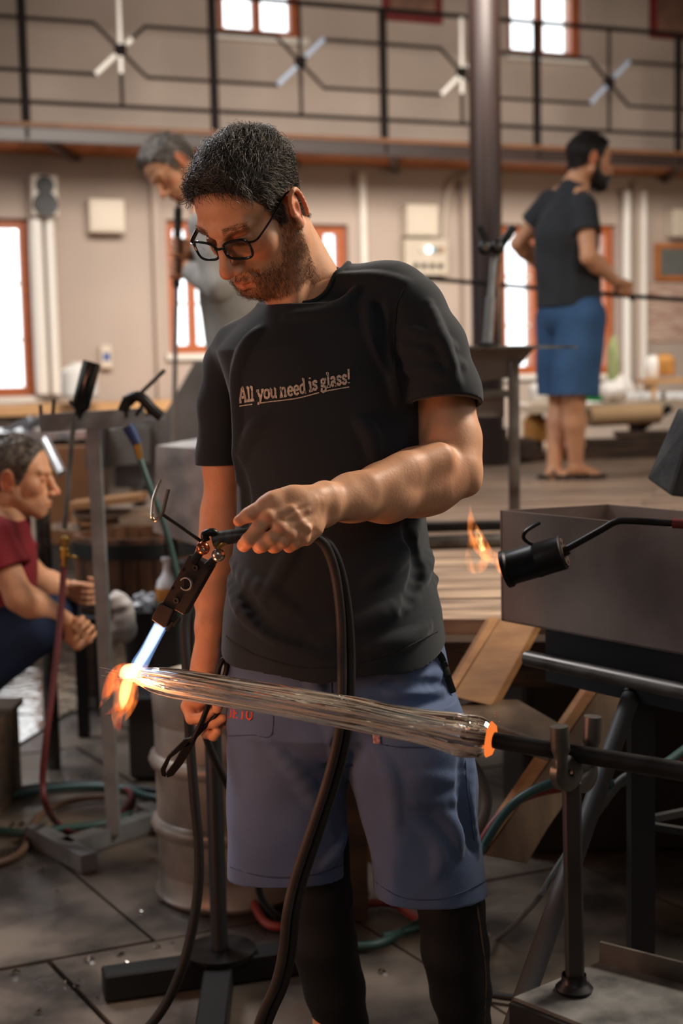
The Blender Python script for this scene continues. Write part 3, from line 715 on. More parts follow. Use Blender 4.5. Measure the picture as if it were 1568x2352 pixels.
# glasses
m_black = mat('black_acetate', (12,13,15), .18, var=0, spec=.6)
gl = thing('eyeglasses', 'black rectangular eyeglasses low on the nose of the torch man', 'glasses', HW((0,.11,.01)))
tl = .18
def gq(x_, z_): return np.array([x_, .1085-.0075*(abs(x_)/.06)**2+0*z_-z_*tl*.5, .006+z_])
m_lens = mat('lens_glass', (250,252,255), .0, var=0, trans=1., ior=1.06)
rim_m = MB()
for s in (-1,1):
    ring = []
    for a in np.linspace(0, 2*math.pi, 41)[:-1]:
        cx, cz = math.cos(a), math.sin(a); e = .62
        X = .0255*abs(cx)**e*np.sign(cx); Z = .0165*abs(cz)**e*np.sign(cz)
        Z *= 1+.12*(X*1 if True else 0)/.0255
        ring.append(gq(s*(.0335+X), Z))
    R2 = ring+[ring[0], ring[1]]
    MB().tube([HW(q) for q in R2], .0022, 8, cap=False).build('rim', m_black, gl, True)
    lm = MB(); n = len(ring); c0 = gq(s*.0335,0)
    for dy in (.0009,-.0009): lm.add([HW(q+np.array([0,dy,0])) for q in ring]+[HW(c0+np.array([0,dy+.0008,0]))], [((i+1)%n,i,n) if dy>0 else (i,(i+1)%n,n) for i in range(n)])
    lm.add([HW(q+np.array([0,dy,0])) for dy in (.0009,-.0009) for q in ring], [(i,(i+1)%n,n+(i+1)%n,n+i) for i in range(n)])
    lm.build('lens', m_lens, gl)
    MB().tube([HW(q) for q in spline([gq(s*.058,.010), (s*.068,.094,.014), (s*.0735,.080,.0165), (s*.0775,.03,.024), (s*.0785,-.004,.031), (s*.0765,-.022,.022), (s*.0735,-.036,.004)],5)], .0034, 8, flat=.5).build('temple', m_black, gl, True)
MB().tube([HW(q) for q in spline([gq(-.011,.006),(-.005,.1125,.0135),(.005,.1125,.0135),gq(.011,.006)],4)], .0019, 8).build('bridge', m_black, gl, True)
# ------------------------------------------------------------------ T-shirt
m_tee = mat('black_cotton', (28,33,37), .88, var=.12, scale=5, bump=.12, bscale=900, sheen=.18)
sf = Fld([-.36,2.02,.80], [.36,2.62,1.56], .0028)
tor = [(700,600,930,2.33,.098),(760,540,985,2.33,.118),(800,505,985,2.33,.125),(900,525,985,2.325,.135),(1000,535,985,2.32,.138),(1100,545,980,2.315,.138),(1200,535,980,2.31,.142),
       (1300,530,992,2.305,.150),(1400,512,1018,2.30,.158),(1500,502,1030,2.30,.160),(1620,500,1040,2.30,.16)]
sf.loft([(P(760,y,Yc)[2], P((a+b)/2,y,Yc)[0], Yc, R_((b-a)/2,Yc), ry, -.10) for y,a,b,Yc,ry in tor], .03, e=2.25)
CH([(800,690,2.32,84),(900,694,2.29,80),(950,712,2.27,72)], .03, sf)
CH([(650,764,2.35,72),(560,808,2.39,62),(520,840,2.42,54)], .03, sf)
CH([(720,700,2.37,90),(720,720,2.36,90)], .04, sf)
def sleeve(L, p, n_, k, rin):
    g = Fld(sf.lo, sf.lo+sf.h*(sf.n-1), sf.h); CH(L, .015, g); n_ = U(n_); g.cut(p, n_); g.cone(p-n_*.03, p+n_*.05, rin, None, k=.001, op='s')
    sf.a = np.where(np.abs(sf.a-g.a) < k, (lambda h: g.a+(sf.a-g.a)*(1-h)*1.0-k*h*(1-h) if False else np.minimum(sf.a,g.a)-np.maximum(k-np.abs(sf.a-g.a),0)**2/(4*k))(0), np.minimum(sf.a,g.a)).astype(np.float32)
ls = P(1016,934,2.25); ln_ = U([.04,-.30,-1]); rs = P(499,1066,2.43)
SL = lambda: (sleeve([(945,715,2.265,74),(985,800,2.25,84),(1013,905,2.245,90),(1020,1010,2.245,94)], ls, ln_, .012, R_(84,2.25)), sleeve([(526,838,2.41,56),(508,930,2.41,53),(502,1050,2.41,50),(502,1150,2.41,50)], rs, (0,0,-1), .010, R_(45,2.41)))
sf.noise(.0022, 26, 4); sf.noise(.0010, 60, 6)
BODY = sf.a.copy()
# folds
Fo = lambda L, r=.009, o=.004, k=.014, op='u': sf.folds(L, r, o, k, op)
for L, r, o in [([(845,700),(858,760),(885,820),(900,860)],.010,.005), ([(905,690),(880,740),(872,770)],.010,.004), ([(925,700),(908,780),(905,860),(912,930)],.006,.004),
             ([(560,800),(545,860),(548,930),(550,1010),(545,1060)],.008,.004), ([(760,640),(850,640),(930,650)],.006,.002),
             ([(530,1330),(560,1400),(640,1460),(740,1500)],.012,.007), ([(535,1290),(600,1350),(700,1420)],.010,.004), ([(700,1200),(660,1290),(600,1400)],.010,.003),
             ([(1000,1210),(985,1270),(1005,1310),(960,1340)],.012,.007), ([(1018,1400),(980,1440),(920,1470),(850,1490)],.010,.006), ([(950,1230),(900,1300),(840,1340)],.010,.004),
             ([(1000,1330),(920,1390),(830,1430),(760,1450)],.010,.004), ([(620,960),(580,1000),(550,1100)],.010,.003), ([(820,960),(850,1000),(860,1060)],.009,.004),
             ([(600,760),(570,790),(550,840)],.007,.003), ([(660,730),(760,716),(830,660)],.006,.002), ([(495,830),(480,930),(478,1040)],.006,.003)]: Fo(L, r, o)
for L in ([(868,700),(880,780),(900,850)], [(912,700),(922,800),(925,860)], [(540,1060),(560,1150),(555,1250)], [(930,1210),(960,1300),(930,1400)], [(560,1370),(620,1440),(720,1480)]): Fo(L, .009, .005, .012, 's')
# neck hole
nh = P(706,640,2.315); ax_ = U(HO-NB); e1 = U(P(806,600,2.35)-P(596,704,2.28)); e3 = U(np.cross(e1, ax_)); ax_ = np.cross(e3, e1)
for s_ in np.linspace(0, .10, 6): sf.ell(nh+ax_*s_, (.0715,.058,.050), R=np.stack([e1, e3, ax_],1), k=.002, op='s')
# hems
hz_ = lambda x,y,Y: P(x,y,Y)
hem0, hem1, hem2 = P(505,1472,2.32), P(722,1560,2.15), P(1024,1462,2.30)
nn = U(np.cross(hem1-hem0, hem2-hem0)); nn = nn if nn[2] < 0 else -nn; sf_a = sf.a.copy()
X,Y_,Z = sf.ax[0][:,None,None], sf.ax[1][None,:,None], sf.ax[2][None,None,:]
dcut = ((X-hem1[0])*nn[0]+(Y_-hem1[1])*nn[1]+(Z-hem1[2])*nn[2])+.004*np.sin(X*40)
sf.a = np.maximum(sf.a, dcut.astype(np.float32))
SL()
for L, r, o in [
             ([(940,760),(990,775),(1040,800)],.006,.003), ([(935,800),(990,812),(1060,840)],.006,.0025), ([(930,850),(990,850),(1050,880)],.006,.0025), ([(985,700),(1015,780),(1045,860)],.006,.0025)]: Fo(L, r, o)
tp, tq = sf.mesh(); tee = link_mesh('t_shirt', tp, tq, m_tee, man, True)
# collar band and hem stitching following the shirt
ring = []
for a in np.linspace(0, 2*math.pi, 61):
    for s_ in np.linspace(.12,-.09,220):
        q = nh+e1*.0745*math.cos(a)+e3*.061*math.sin(a)+ax_*s_
        if sf.at(q) < 0: ring.append(q); break
MB().tube(spline(ring[::3],4), .0048, 8, cap=False, flat=1.).build('collar', m_tee, tee, True)
def hits(f, L, n=6, off=.001, Y0=1.7, Y1=2.7):
    L = spline([(x,y,0) for x,y in L], n); out = []
    for x_,y_,_ in L:
        q = f.hit(x_,y_,Y0,Y1)
        if q is not None: out.append(q-U(q-CC)*off)
    return out
m_stitch = mat('dark_thread', (24,25,27), .9, var=0)
for L in ([(930,652),(912,700),(905,780),(908,860),(922,920)], [(506,1452),(590,1505),(720,1534),(880,1508),(1005,1450)]):
    q = hits(sf, L); 
    if len(q) > 3: MB().tube(q, .0012, 6).build('seam', m_stitch, tee, True)
# ------------------------------------------------------------------ lettering on the chest
GLY = {  # strokes in a 0..1 box, x-height .66, each (points, width)
 'A': (.78, [[(.06,0),(.34,1)],[(.34,1),(.44,1)],[(.40,1),(.66,0)],[(.18,.33),(.56,.33)],[(-.04,.04),(.24,.04)],[(.50,.04),(.80,.04)]]),
 'l': (.34, [[(.16,0),(.16,1)],[(.0,.96),(.16,.96)],[(-.02,.04),(.34,.04)]]),
 'y': (.66, [[(.10,.66),(.34,.05)],[(.58,.66),(.28,-.2),(.14,-.26),(.04,-.22)],[(-.03,.63),(.25,.63)],[(.44,.63),(.68,.63)]]),
 'o': (.62, [[(.30,.62),(.12,.56),(.08,.33),(.12,.10),(.30,.04),(.48,.10),(.52,.33),(.48,.56),(.30,.62)]]),
 'u': (.68, [[(.12,.63),(.12,.16),(.24,.04),(.38,.06),(.50,.18)],[(.50,.66),(.50,0)],[(-.02,.63),(.12,.63)],[(.38,.63),(.50,.63)],[(.50,.04),(.64,.04)]]),
 'n': (.70, [[(.14,0),(.14,.66)],[(.14,.46),(.30,.62),(.44,.58),(.50,.46),(.50,0)],[(.0,.63),(.14,.63)],[(-.02,.04),(.28,.04)],[(.38,.04),(.66,.04)]]),
 'e': (.60, [[(.10,.34),(.50,.34),(.46,.56),(.30,.63),(.13,.55),(.08,.32),(.14,.10),(.32,.03),(.50,.12)]]),
 'd': (.68, [[(.46,.52),(.30,.62),(.13,.54),(.08,.33),(.13,.10),(.28,.04),(.46,.14)],[(.48,0),(.48,1)],[(.34,.96),(.48,.96)],[(.48,.04),(.62,.04)]]),
 'i': (.34, [[(.16,0),(.16,.66)],[(.0,.63),(.16,.63)],[(-.02,.04),(.34,.04)],[(.15,.86),(.17,.96)]]),
 's': (.52, [[(.42,.46),(.40,.58),(.24,.63),(.10,.56),(.10,.43),(.38,.26),(.42,.14),(.28,.03),(.12,.06),(.06,.20)]]),
 'g': (.62, [[(.28,.63),(.12,.56),(.12,.36),(.28,.28),(.42,.36),(.44,.54),(.28,.63)],[(.44,.56),(.58,.62)],[(.14,.32),(.10,.16),(.40,.10),(.50,-.04),(.44,-.20),(.22,-.26),(.06,-.16),(.12,.02)]]),
 'a': (.60, [[(.08,.50),(.14,.61),(.34,.62),(.42,.50),(.42,.02)],[(.42,.36),(.14,.30),(.08,.14),(.20,.03),(.42,.16)],[(.42,.04),(.56,.04)]]),
 '!': (.30, [[(.14,.28),(.18,1)],[(.13,.02),(.14,.08)]]), ' ': (.26, [])}
def letters(f, parent, txt, base, size, widthk, m_, name, Y0, Y1, slant=0., stroke=.15, under=None, glyphs=GLY):
    B = spline([(x_,y_,0) for x_,y_ in base], 20); seg = np.r_[0, np.cumsum(np.linalg.norm(np.diff(B,axis=0),axis=1))]
    def at(u, v):   # along baseline u px, v px up
        X_ = np.interp(u, seg, B[:,0]); Yb = np.interp(u, seg, B[:,1]); dx = np.interp(u+2, seg, B[:,0])-X_+1e-6; dy = np.interp(u+2, seg, B[:,1])-Yb
        L = math.hypot(dx,dy); tx, ty = dx/L, dy/L; return X_+ty*v*.35, Yb-v
    tot = sum(glyphs[c][0] for c in txt); k = seg[-1]/tot; u = 0; mb = MB()
    def ribbon(pl, wd):
        pl = np.array(pl, float)
        dens = []; 
        for a,b in zip(pl[:-1],pl[1:]):
            n = max(1,int(np.hypot(*(b-a))/.12)); dens += [a+(b-a)*i/n for i in range(n)]
        dens.append(pl[-1]); d = np.array(dens); t = np.gradient(d,axis=0); t /= np.linalg.norm(t,axis=1)[:,None]+1e-9; nr = np.stack([-t[:,1],t[:,0]],1)*wd/2
        Vv = []; ok = True
        for sg in (-1,1):
            for p_, n_ in zip(d, nr):
                q2 = p_+n_*sg; q = f.hit(*at(u+(q2[0]+slant*q2[1])*k, q2[1]*size), Y0, Y1)
                if q is None: return
                Vv.append(q-U(q-CC)*.0024)
        n = len(d); mb.add(Vv, [(i,i+1,n+i+1,n+i) for i in range(n-1)])
    for c in txt:
        for st in glyphs[c][1]:
            wv = stroke
            ribbon(st, wv)
        u += glyphs[c][0]*k
    if under:
        for a,b,v in under: 
            u = 0; ribbon([(a*tot, v), (b*tot, v)], stroke*.42)
    return mb.build(name, m_, parent)
m_print = mat('pale_print', (206,190,172), .8, var=.18, scale=90)
letters(sf, tee, 'All you need is glass!', [(549,925),(610,916),(680,907),(740,892),(805,880)], 33, 1, m_print, 'chest_lettering', 1.9, 2.5, stroke=.19,
        under=[(0,.115,-.24),(.165,.715,-.24),(.775,.985,-.24)])
# ------------------------------------------------------------------ shorts
m_denim = mat('blue_work_cotton', (86,104,138), .85, var=.22, scale=9, bump=.2, bscale=700, sheen=.12)
pf = Fld([-.36,2.02,.40], [.36,2.60,1.0], .0030)
rows = lambda L: [(P(760,y,Yc)[2], P((a+b)/2,y,Yc)[0], Yc, R_((b-a)/2,Yc), ry) for y,a,b,Yc,ry in L]
pf.loft(rows([(1420,525,1010,2.32,.135),(1500,520,1026,2.315,.140),(1580,517,1040,2.31,.142),(1660,516,1060,2.31,.13),(1720,560,1020,2.31,.09)]), .02, e=2.3)
pf.loft(rows([(1600,518,780,2.33,.125),(1700,517,798,2.33,.125),(1800,516,802,2.33,.120),(1900,516,802,2.33,.118),(2060,516,801,2.33,.115)]), .012, e=2.4)
pf.loft(rows([(1600,800,1048,2.29,.125),(1700,795,1085,2.285,.125),(1800,802,1098,2.28,.122),(1900,830,1104,2.28,.120),(2000,848,1116,2.28,.118),(2110,858,1124,2.28,.118)]), .012, e=2.4)
pf.noise(.0026, 24, 9); pf.noise(.0012, 60, 2)
Fo = lambda L, r=.010, o=.004, k=.014, op='u': pf.folds(L, r, o, k, op)
for L, r, o in [([(880,1545),(940,1560),(1010,1550)],.010,.006), ([(890,1590),(950,1582),(1010,1590)],.010,.005), ([(800,1620),(860,1700),(900,1800),(910,1900)],.012,.003),
                ([(700,1500),(735,1600),(770,1690)],.010,.004), ([(620,1700),(700,1800),(760,1920)],.012,.003), ([(1000,1850),(1040,1900),(1050,1960)],.010,.004),
                ([(960,1880),(1010,1950),(1000,2010)],.010,.003), ([(950,1780),(1040,1790)],.009,.003), ([(960,1840),(1060,1836)],.008,.003), ([(1080,1740),(1075,1850),(1095,1960)],.007,.004),
                ([(770,1560),(775,1700),(790,1780)],.008,.004), ([(790,1900),(770,1950),(740,1990)],.008,.003)]: Fo(L, r, o)
for L in ([(890,1568),(950,1572),(1010,1570)], [(770,1700),(785,1740),(800,1800)], [(1060,1740),(1066,1850),(1085,1950)]): Fo(L, .009, .004, .01, 's')
pa = P(650,2040,2.215); h1 = [P(518,2012,2.33), P(650,2040,2.215), P(798,2006,2.33)]; h2 = [P(853,2046,2.28), P(990,2092,2.16), P(1119,2046,2.28)]
X,Y_,Z = pf.ax[0][:,None,None], pf.ax[1][None,:,None], pf.ax[2][None,None,:]
xm = P(826,2000,2.3)[0]
for h, msk in ((h1, X < xm), (h2, X >= xm)):
    nn = U(np.cross(h[1]-h[0], h[2]-h[0])); nn = nn if nn[2] < 0 else -nn
    d = (X-h[1][0])*nn[0]+(Y_-h[1][1])*nn[1]+(Z-h[1][2])*nn[2]; pf.a = np.where(msk, np.maximum(pf.a, d), pf.a).astype(np.float32)
for h in (h1, h2):
    c = (h[0]+h[2])/2; c = c+[0,0,-.01]; r_ = (h[2][0]-h[0][0])/2
    pf.ell(c, (r_-.005,.108,.035), k=.001, op='s')
sp, sq = pf.mesh(); sho = link_mesh('shorts', sp, sq, m_denim, man, True)
for L in ([(524,1690),(580,1688),(624,1685),(626,1580)], [(876,1710),(920,1716),(985,1716)], [(760,1560),(764,1640),(790,1720)], [(519,1988),(600,2012),(700,2012),(797,1984)], [(856,2022),(920,2060),(1000,2066),(1060,2050),(1116,2022)], [(1068,1745),(1074,1820),(1090,1930)]):
    q = hits(pf, L, 8)
    if len(q) > 3: MB().tube(q, .0011, 6).build('seam', mat('blue_thread',(60,74,104),.9,var=0), sho, True)
q = hits(pf, [(985,1488),(1003,1500),(1016,1530),(1024,1560),(1034,1590)], 6)
if len(q) > 3: MB().tube(q, .010, 10, flat=.35).build('pocket_trim', mat('olive_black_trim',(38,42,38),.8), sho, True, label='dark olive pocket edging')
GJ = {'J': (.5,[[(.36,.96),(.36,.1),(.24,-.05),(.10,.0)],[(.22,.96),(.5,.96)]]), 'E': (.66,[[(.16,0),(.16,.96)],[(.04,.96),(.54,.96)],[(.16,.5),(.46,.5)],[(.04,.03),(.56,.03)]]),
      'T': (.66,[[(.32,0),(.32,.96)],[(.04,.94),(.60,.94)],[(.2,.03),(.44,.03)]]), 'O': (.7,[[(.34,.96),(.12,.8),(.08,.48),(.12,.16),(.34,.0),(.54,.16),(.60,.48),(.54,.8),(.34,.96)]])}
letters(pf, sho, 'JETO', [(521,1646),(550,1650),(580,1654)], 23, 1, mat('orange_print',(200,74,50),.7,var=.1), 'pocket_lettering', 1.9, 2.5, stroke=.17, glyphs=GJ)
q = [pf.hit(x_,y_,1.9,2.5) for x_,y_ in ((855,1686),(872,1688),(873,1709),(857,1707))]
if all(v is not None for v in q): MB().prism([v-U(v-CC)*.002 for v in q], -U(q[0]-CC)*.001).build('sewn_label', mat('pink_label',(222,176,168),.8,var=.3,scale=200,rgb2=(150,90,96)), sho)
# leggings / knee supports and shoes
m_legg = mat('black_stretch', (13,15,17), .75, var=.1)
gf = Fld([-.2,2.1,.04], [.36,2.6,.62], .004)
CH([(728,1930,2.33,76),(738,2060,2.33,72),(742,2160,2.34,78),(768,2270,2.36,72),(785,2352,2.38,62),(802,2480,2.42,44),(806,2560,2.43,40)], .01, gf)
CH([(1010,1930,2.28,80),(1036,2080,2.28,78),(1045,2180,2.29,80),(1058,2280,2.32,72),(1068,2352,2.35,60),(1078,2480,2.41,44),(1080,2560,2.42,40)], .01, gf)
gp, gq_ = gf.mesh(); leg = link_mesh('leggings', gp, gq_, m_legg, man, True)
q = hits(gf, [(1095,2080),(1106,2160),(1115,2240),(1112,2350)], 6)
if len(q) > 3: MB().tube(q, .0018, 6).build('seam', mat('tan_thread',(120,92,70),.8), leg, True)
ff = Fld([-.1,2.0,-.01], [.4,2.7,.16], .004)
for x_, Yc in ((.075,2.43),(.275,2.42)):
    ff.ell((x_-.01,Yc-.07,.045), (.048,.13,.045), k=.02); ff.ell((x_,Yc+.01,.06), (.042,.055,.07), k=.02)
ff.cut((0,0,0.002),(0,0,-1)); a_, b_ = ff.mesh(); link_mesh('shoes', a_, b_, mat('dark_leather',(28,26,25),.5), man, True)
# ------------------------------------------------------------------ near things
m_dark = mat('dark_steel', (48,48,48), .38, .75, var=.3, scale=12, rgb2=(30,28,28), rvar=.1)
m_black2 = mat('black_rubber', (26,25,24), .55, var=.2, scale=20)
m_steel = mat('worn_steel', (112,108,102), .38, .7, var=.4, scale=9, rgb2=(66,60,56), rvar=.15)
m_zinc = mat('dusty_zinc', (132,134,134), .55, .4, var=.3, scale=14)
m_brass = mat('brass', (176,140,72), .3, .9, var=.2)
m_glass2 = mat('hot_clear_glass', (255,250,244), .0, var=0, trans=1., ior=1.5)
def emitter(name, col, s, vol=False):
    m = bpy.data.materials.new(name); m.use_nodes = True; N = m.node_tree.nodes; L = m.node_tree.links; N.remove(N['Principled BSDF'])
    e = N.new('ShaderNodeEmission'); e.inputs[0].default_value = lin(col); e.inputs[1].default_value = s
    L.new(e.outputs[0], N['Material Output'].inputs[1 if vol else 0]); return m
# glass gather : twisted, ridged solid
def axis_pts(L, n): return PS(L, n)
gx = [(306,1550,1.985,12),(318,1552,1.983,20),(345,1560,1.975,26),(399,1570,1.965,33),(461,1580,1.95,34),(520,1589,1.935,35),(633,1607,1.915,36),(700,1619,1.90,36.5),(803,1637,1.88,38.5),(907,1658,1.86,38),(980,1672,1.845,40),(1050,1687,1.83,48),(1095,1694,1.825,48.5),(1122,1698,1.82,38),(1133,1700,1.818,24)]
S = spline([list(P(x,y,Y))+[R_(r,Y)] for x,y,Y,r in gx], 14)
axp, rr = S[:,:3], S[:,3]; T = U(axp[-1]-axp[0]); ex = U(np.cross(T,[0,0,1.])); ey = np.cross(ex, T); n = 96; V = []
for i,(c,r) in enumerate(zip(axp, rr)):
    t = i/(len(axp)-1); am = .5*math.sin(math.pi*min(1,t*1.15))+.25
    for j in range(n):
        a = 2*math.pi*j/n; tw = a+t*1.7
        k = 1+am*(.055*math.sin(6*tw+1)+.045*math.sin(11*tw+2+t*3)+.030*math.sin(19*tw-t*4))+.022*math.sin(t*46+3*a)*(t > .78)+.020*math.sin(t*60+2*a)*(t < .2)+.014*math.sin(t*23+2*a)
        V.append(c+r*k*(ex*math.cos(a)+ey*math.sin(a)))
m = len(axp); Fq = [(i*n+j, i*n+(j+1)%n, (i+1)*n+(j+1)%n, (i+1)*n+j) for i in range(m-1) for j in range(n)]+[tuple(range(n))[::-1], tuple((m-1)*n+j for j in range(n))]
gg = thing('molten_glass', 'long twisted piece of clear hot glass on the end of the iron', 'glass', P(720,1670,1.9))
r1 = np.random.RandomState(5); A1 = r1.rand(n); A2 = r1.rand(m, n)
A1 = np.convolve(np.r_[A1,A1[:3]], [.3,.4,.3], 'same')[:n]; k1 = np.hanning(61); k1 /= k1.sum()
A2 = np.stack([np.convolve(np.r_[A2[:,j],A2[:,j]], k1, 'same')[m//2:m//2+m] for j in range(n)],1); A2 = (A2-A2.mean())/A2.std()
sk = np.clip((A1[None]-.5)*2.6+A2*.9, 0, 1)*np.clip(np.minimum(np.linspace(0,1,m)*5, (1-np.linspace(0,1,m))*7),0,1)[:,None]
m_glare_streaks = bpy.data.materials.new('glass_with_glare_streaks'); m_glare_streaks.use_nodes = True; N = m_glare_streaks.node_tree.nodes; L = m_glare_streaks.node_tree.links  # beige streaks put reflected and refracted light into the glass colour
b = N['Principled BSDF']; b.inputs['Transmission Weight'].default_value = 1; b.inputs['Roughness'].default_value = 0; b.inputs['IOR'].default_value = 1.5; b.inputs['Base Color'].default_value = (1,.98,.95,1)
at = N.new('ShaderNodeAttribute'); at.attribute_name = 'tint'; d = N.new('ShaderNodeBsdfTranslucent'); d.inputs[0].default_value = lin((250,232,208)); d2 = N.new('ShaderNodeBsdfDiffuse'); d2.inputs[0].default_value = lin((250,232,208))
m1 = N.new('ShaderNodeMixShader'); m1.inputs[0].default_value = .5; L.new(d.outputs[0], m1.inputs[1]); L.new(d2.outputs[0], m1.inputs[2])
mm_ = N.new('ShaderNodeMath'); mm_.operation = 'MULTIPLY'; mm_.inputs[1].default_value = .78; L.new(at.outputs['Fac'], mm_.inputs[0])
m2 = N.new('ShaderNodeMixShader'); L.new(mm_.outputs[0], m2.inputs[0]); L.new(b.outputs[0], m2.inputs[1]); L.new(m1.outputs[0], m2.inputs[2]); L.new(m2.outputs[0], N['Material Output'].inputs[0])
link_mesh('glass_body', V, Fq, m_glare_streaks, gg, True, attr=np.repeat(sk.reshape(-1,1),3,1))
m_air = mat('trapped_air', (255,255,255), .0, var=0, trans=1., ior=.667)
ab = MB()
for i in range(46):
    c = P(1080+rnd.gauss(0,26), 1668+rnd.gauss(0,12), 1.83+rnd.uniform(-.02,.0)); ab.ball(c, rnd.uniform(.0009,.0028), 8)
for i in range(60):   # air channels added along the rod to scatter light into streaks
    t = rnd.uniform(.08,.72); k = int(t*len(axp)); a = rnd.uniform(0,6.28); o = (ex*math.cos(a)+ey*math.sin(a))*rr[k]*rnd.uniform(.1,.85); L = rnd.uniform(.02,.08)
    ab.tube([axp[k]+o-T*L, axp[k]+o, axp[k]+o+T*L], [.0004, rnd.uniform(.0006,.0019), .0004], 8)
ab.build('air_bubbles', m_air, gg, True, kind='stuff')
MB().lathe([(.0,-.020),(.008,-.018),(.0125,-.010),(.0135,0),(.0125,.014),(.0105,.024)], P(1086,1692,1.825), T, 24).build('iron_core', mat('oxidised_iron',(70,26,22),.4,.3), gg, True, label='dark red iron head sunk in the glass')
MB().lathe([(.0150,.0),(.0195,-.001),(.0235,-.006),(.0245,-.005),(.0200,.0015),(.0150,.003)], P(1131,1699.5,1.82), T, 28).build('hot_collar', emitter('glowing_orange_glass',(255,128,58),.95), gg, True, label='glowing orange glass collar at the iron')
MB().ball(P(316,1560,1.982), .0075, 12, (1,1,1.3)).build('hot_tip', emitter('glowing_tip',(255,110,50),2.2), gg, True, label='glowing orange tip in the flame')
# iron (blowpipe) carrying the glass
pa_, pb_ = P(1116,1697.5,1.82), P(1568,1772,1.70); pe_ = pb_+(pb_-pa_)*1.6
bp = thing('blowpipe', 'long dark iron pipe carrying the glass and resting on the forked stand', 'pipe', (pa_+pe_)/2)
MB().cyl(pa_-T*.02, pa_+(pe_-pa_)*.48, .0108, .0125, 20).build('shaft', m_dark, bp, True)
MB().cyl(pa_+(pe_-pa_)*.48, pe_, .016, n=20).build('grip_tube', m_dark, bp, True)
# forked stand
Ys = 1.765
st = thing('pipe_stand', 'upright steel stand with a roller fork under the iron, on the grey metal table', 'stand', P(1318,2275,Ys))
MB().bar(P(1312,1790,Ys), P(1320,2262,Ys), R_(42,Ys), .02, up=(0,1,0), bev=.003).build('post', mat('dark_worn_steel',(70,66,62),.45,.5,var=.4,scale=9), st)
MB().lathe([(.0,0),(.024,0),(.025,.004),(.019,.010),(.017,.012),(.016,.022)], P(1318,2274,Ys), n=28).build('foot_plate', m_dark, st, True)
for x0,y0,x1,y1,yy in ((1290,1780,1284,1668,Ys-.02),(1354,1760,1361,1645,Ys+.02)):
    MB().tube(PS([(1318,1800,Ys),(x0,y0,yy),((x0+x1)/2,(y0+y1)/2,yy),(x1,y1,yy)],5), [.009]*10+[.012]*6, 12).build('fork_arm', m_steel, st, True)
for x,y,yy in ((1300,1775,Ys-.012),(1336,1778,Ys+.012)):
    c = P(x,y,yy); a = U(np.array([.55,-.8,0.05])); MB().lathe([(.006,-.008),(.021,-.008),(.0235,-.006),(.0235,.006),(.021,.008),(.006,.008)], c, a, 30).build('roller', m_steel, st, True)
# table bottom right
zt_ = P(1318,2276,Ys)[2]
tb_ = thing('metal_table', 'grey scuffed metal table top with upturned back edge at the bottom right corner', 'table', G(1400,2300,zt_)*[1,1,0])
c4 = [G(1180,2290,zt_), G(1378,2208,zt_), G(1700,2292,zt_), G(1560,2440,zt_)]
MB().prism(c4, (0,0,-.018)).build('table_top', mat('scuffed_grey_metal',(120,120,116),.55,.1,rgb2=(62,62,62),scale=16,detail=9), tb_)
MB().bar(c4[1]+[0,0,.006], c4[2]+[0,0,.006], .006, .045).build('back_edge', m_steel, tb_)
MB().bar(c4[0]-[0,0,.02], c4[3]-[0,0,.02], .02, .03).build('front_edge', m_dark, tb_)
for q in (c4[0]*.9+c4[2]*.1, c4[0]*.15+c4[3]*.85, c4[1]*.9+c4[3]*.1, c4[2]*.9+c4[0]*.1):
    MB().bar(q*[1,1,0], q-[0,0,.02], .03, .03, up=(0,1,0)).build('leg', m_dark, tb_)
lp = thing('leaning_pipe', 'dull steel pipe leaning from the floor behind the forked stand', 'pipe', P(1180,2400,2.0)*[1,1,0])
a_ = P(1448,1600,2.55); b_ = P(1165,2400,2.02); b_ = a_+(b_-a_)*(a_[2]/(a_[2]-b_[2])); MB().cyl(a_, b_, .017, n=16).build('tube', mat('dull_painted_tube',(78,78,78),.6,.1,var=.2), lp, True); MB().cyl(a_-[0,0,.0], a_+U(a_-b_)*.012, .019, n=16).build('end_cap', m_dark, lp, True)
# hand torch
tm = mat('blackened_steel', (62,50,46), .42, .5, rgb2=(40,34,34), scale=10)
Yt = 1.965
to = thing('hand_torch', 'two-burner gas torch gripped in the left hand, aimed at the glass', 'torch', P(466,1259,Yt))
MB().tube(PS([(488,1240,1.972),(520,1234,1.972),(565,1229,1.975),(640,1222,1.995),(722,1228,2.01)],4), [.0115]*9+[.0125]*8, 18, flat=.9).build('handle', mat('wrapped_grey_tape',(70,74,72),.4,.2,rgb2=(34,36,36),scale=30,stretch=(3,1,1)), to, True, label='grey taped handle')
ab_ = [P(434,1274,Yt), P(486,1300,Yt), P(422,1413,Yt), P(372,1386,Yt)]; nrm = U(np.cross(ab_[1]-ab_[0], ab_[3]-ab_[0])); nrm = nrm if nrm[1] > 0 else -nrm
nrm = U(nrm+np.array([.35,0,0]))
MB().prism(ab_, nrm*.018).build('burner_plate', tm, to, bevel=.0012)
hb = [P(366,1385,Yt-.003), P(398,1400,Yt-.003), P(381,1440,Yt-.003), P(374,1442,Yt-.003), P(347,1424,Yt-.003), P(350,1412,Yt-.003)]
MB().prism(hb, nrm*.024).build('nozzle_block', tm, to, bevel=.0015)
for x,y in ((404,1402),(397,1428),(412,1418)): MB().cyl(P(x,y,Yt+.006), P(x-14,y+20,Yt+.006), .0035, n=10).build('clamp_screw', m_dark, to, True)
for x,y in ((450,1304),(406,1379)):
    c = P(x,y,Yt); MB().lathe([(.0,-.0016),(.0022,-.0016),(.0022,-.003),(.0042,-.003),(.0048,.001)], c, nrm, 16).build('screw', m_dark, to, True)
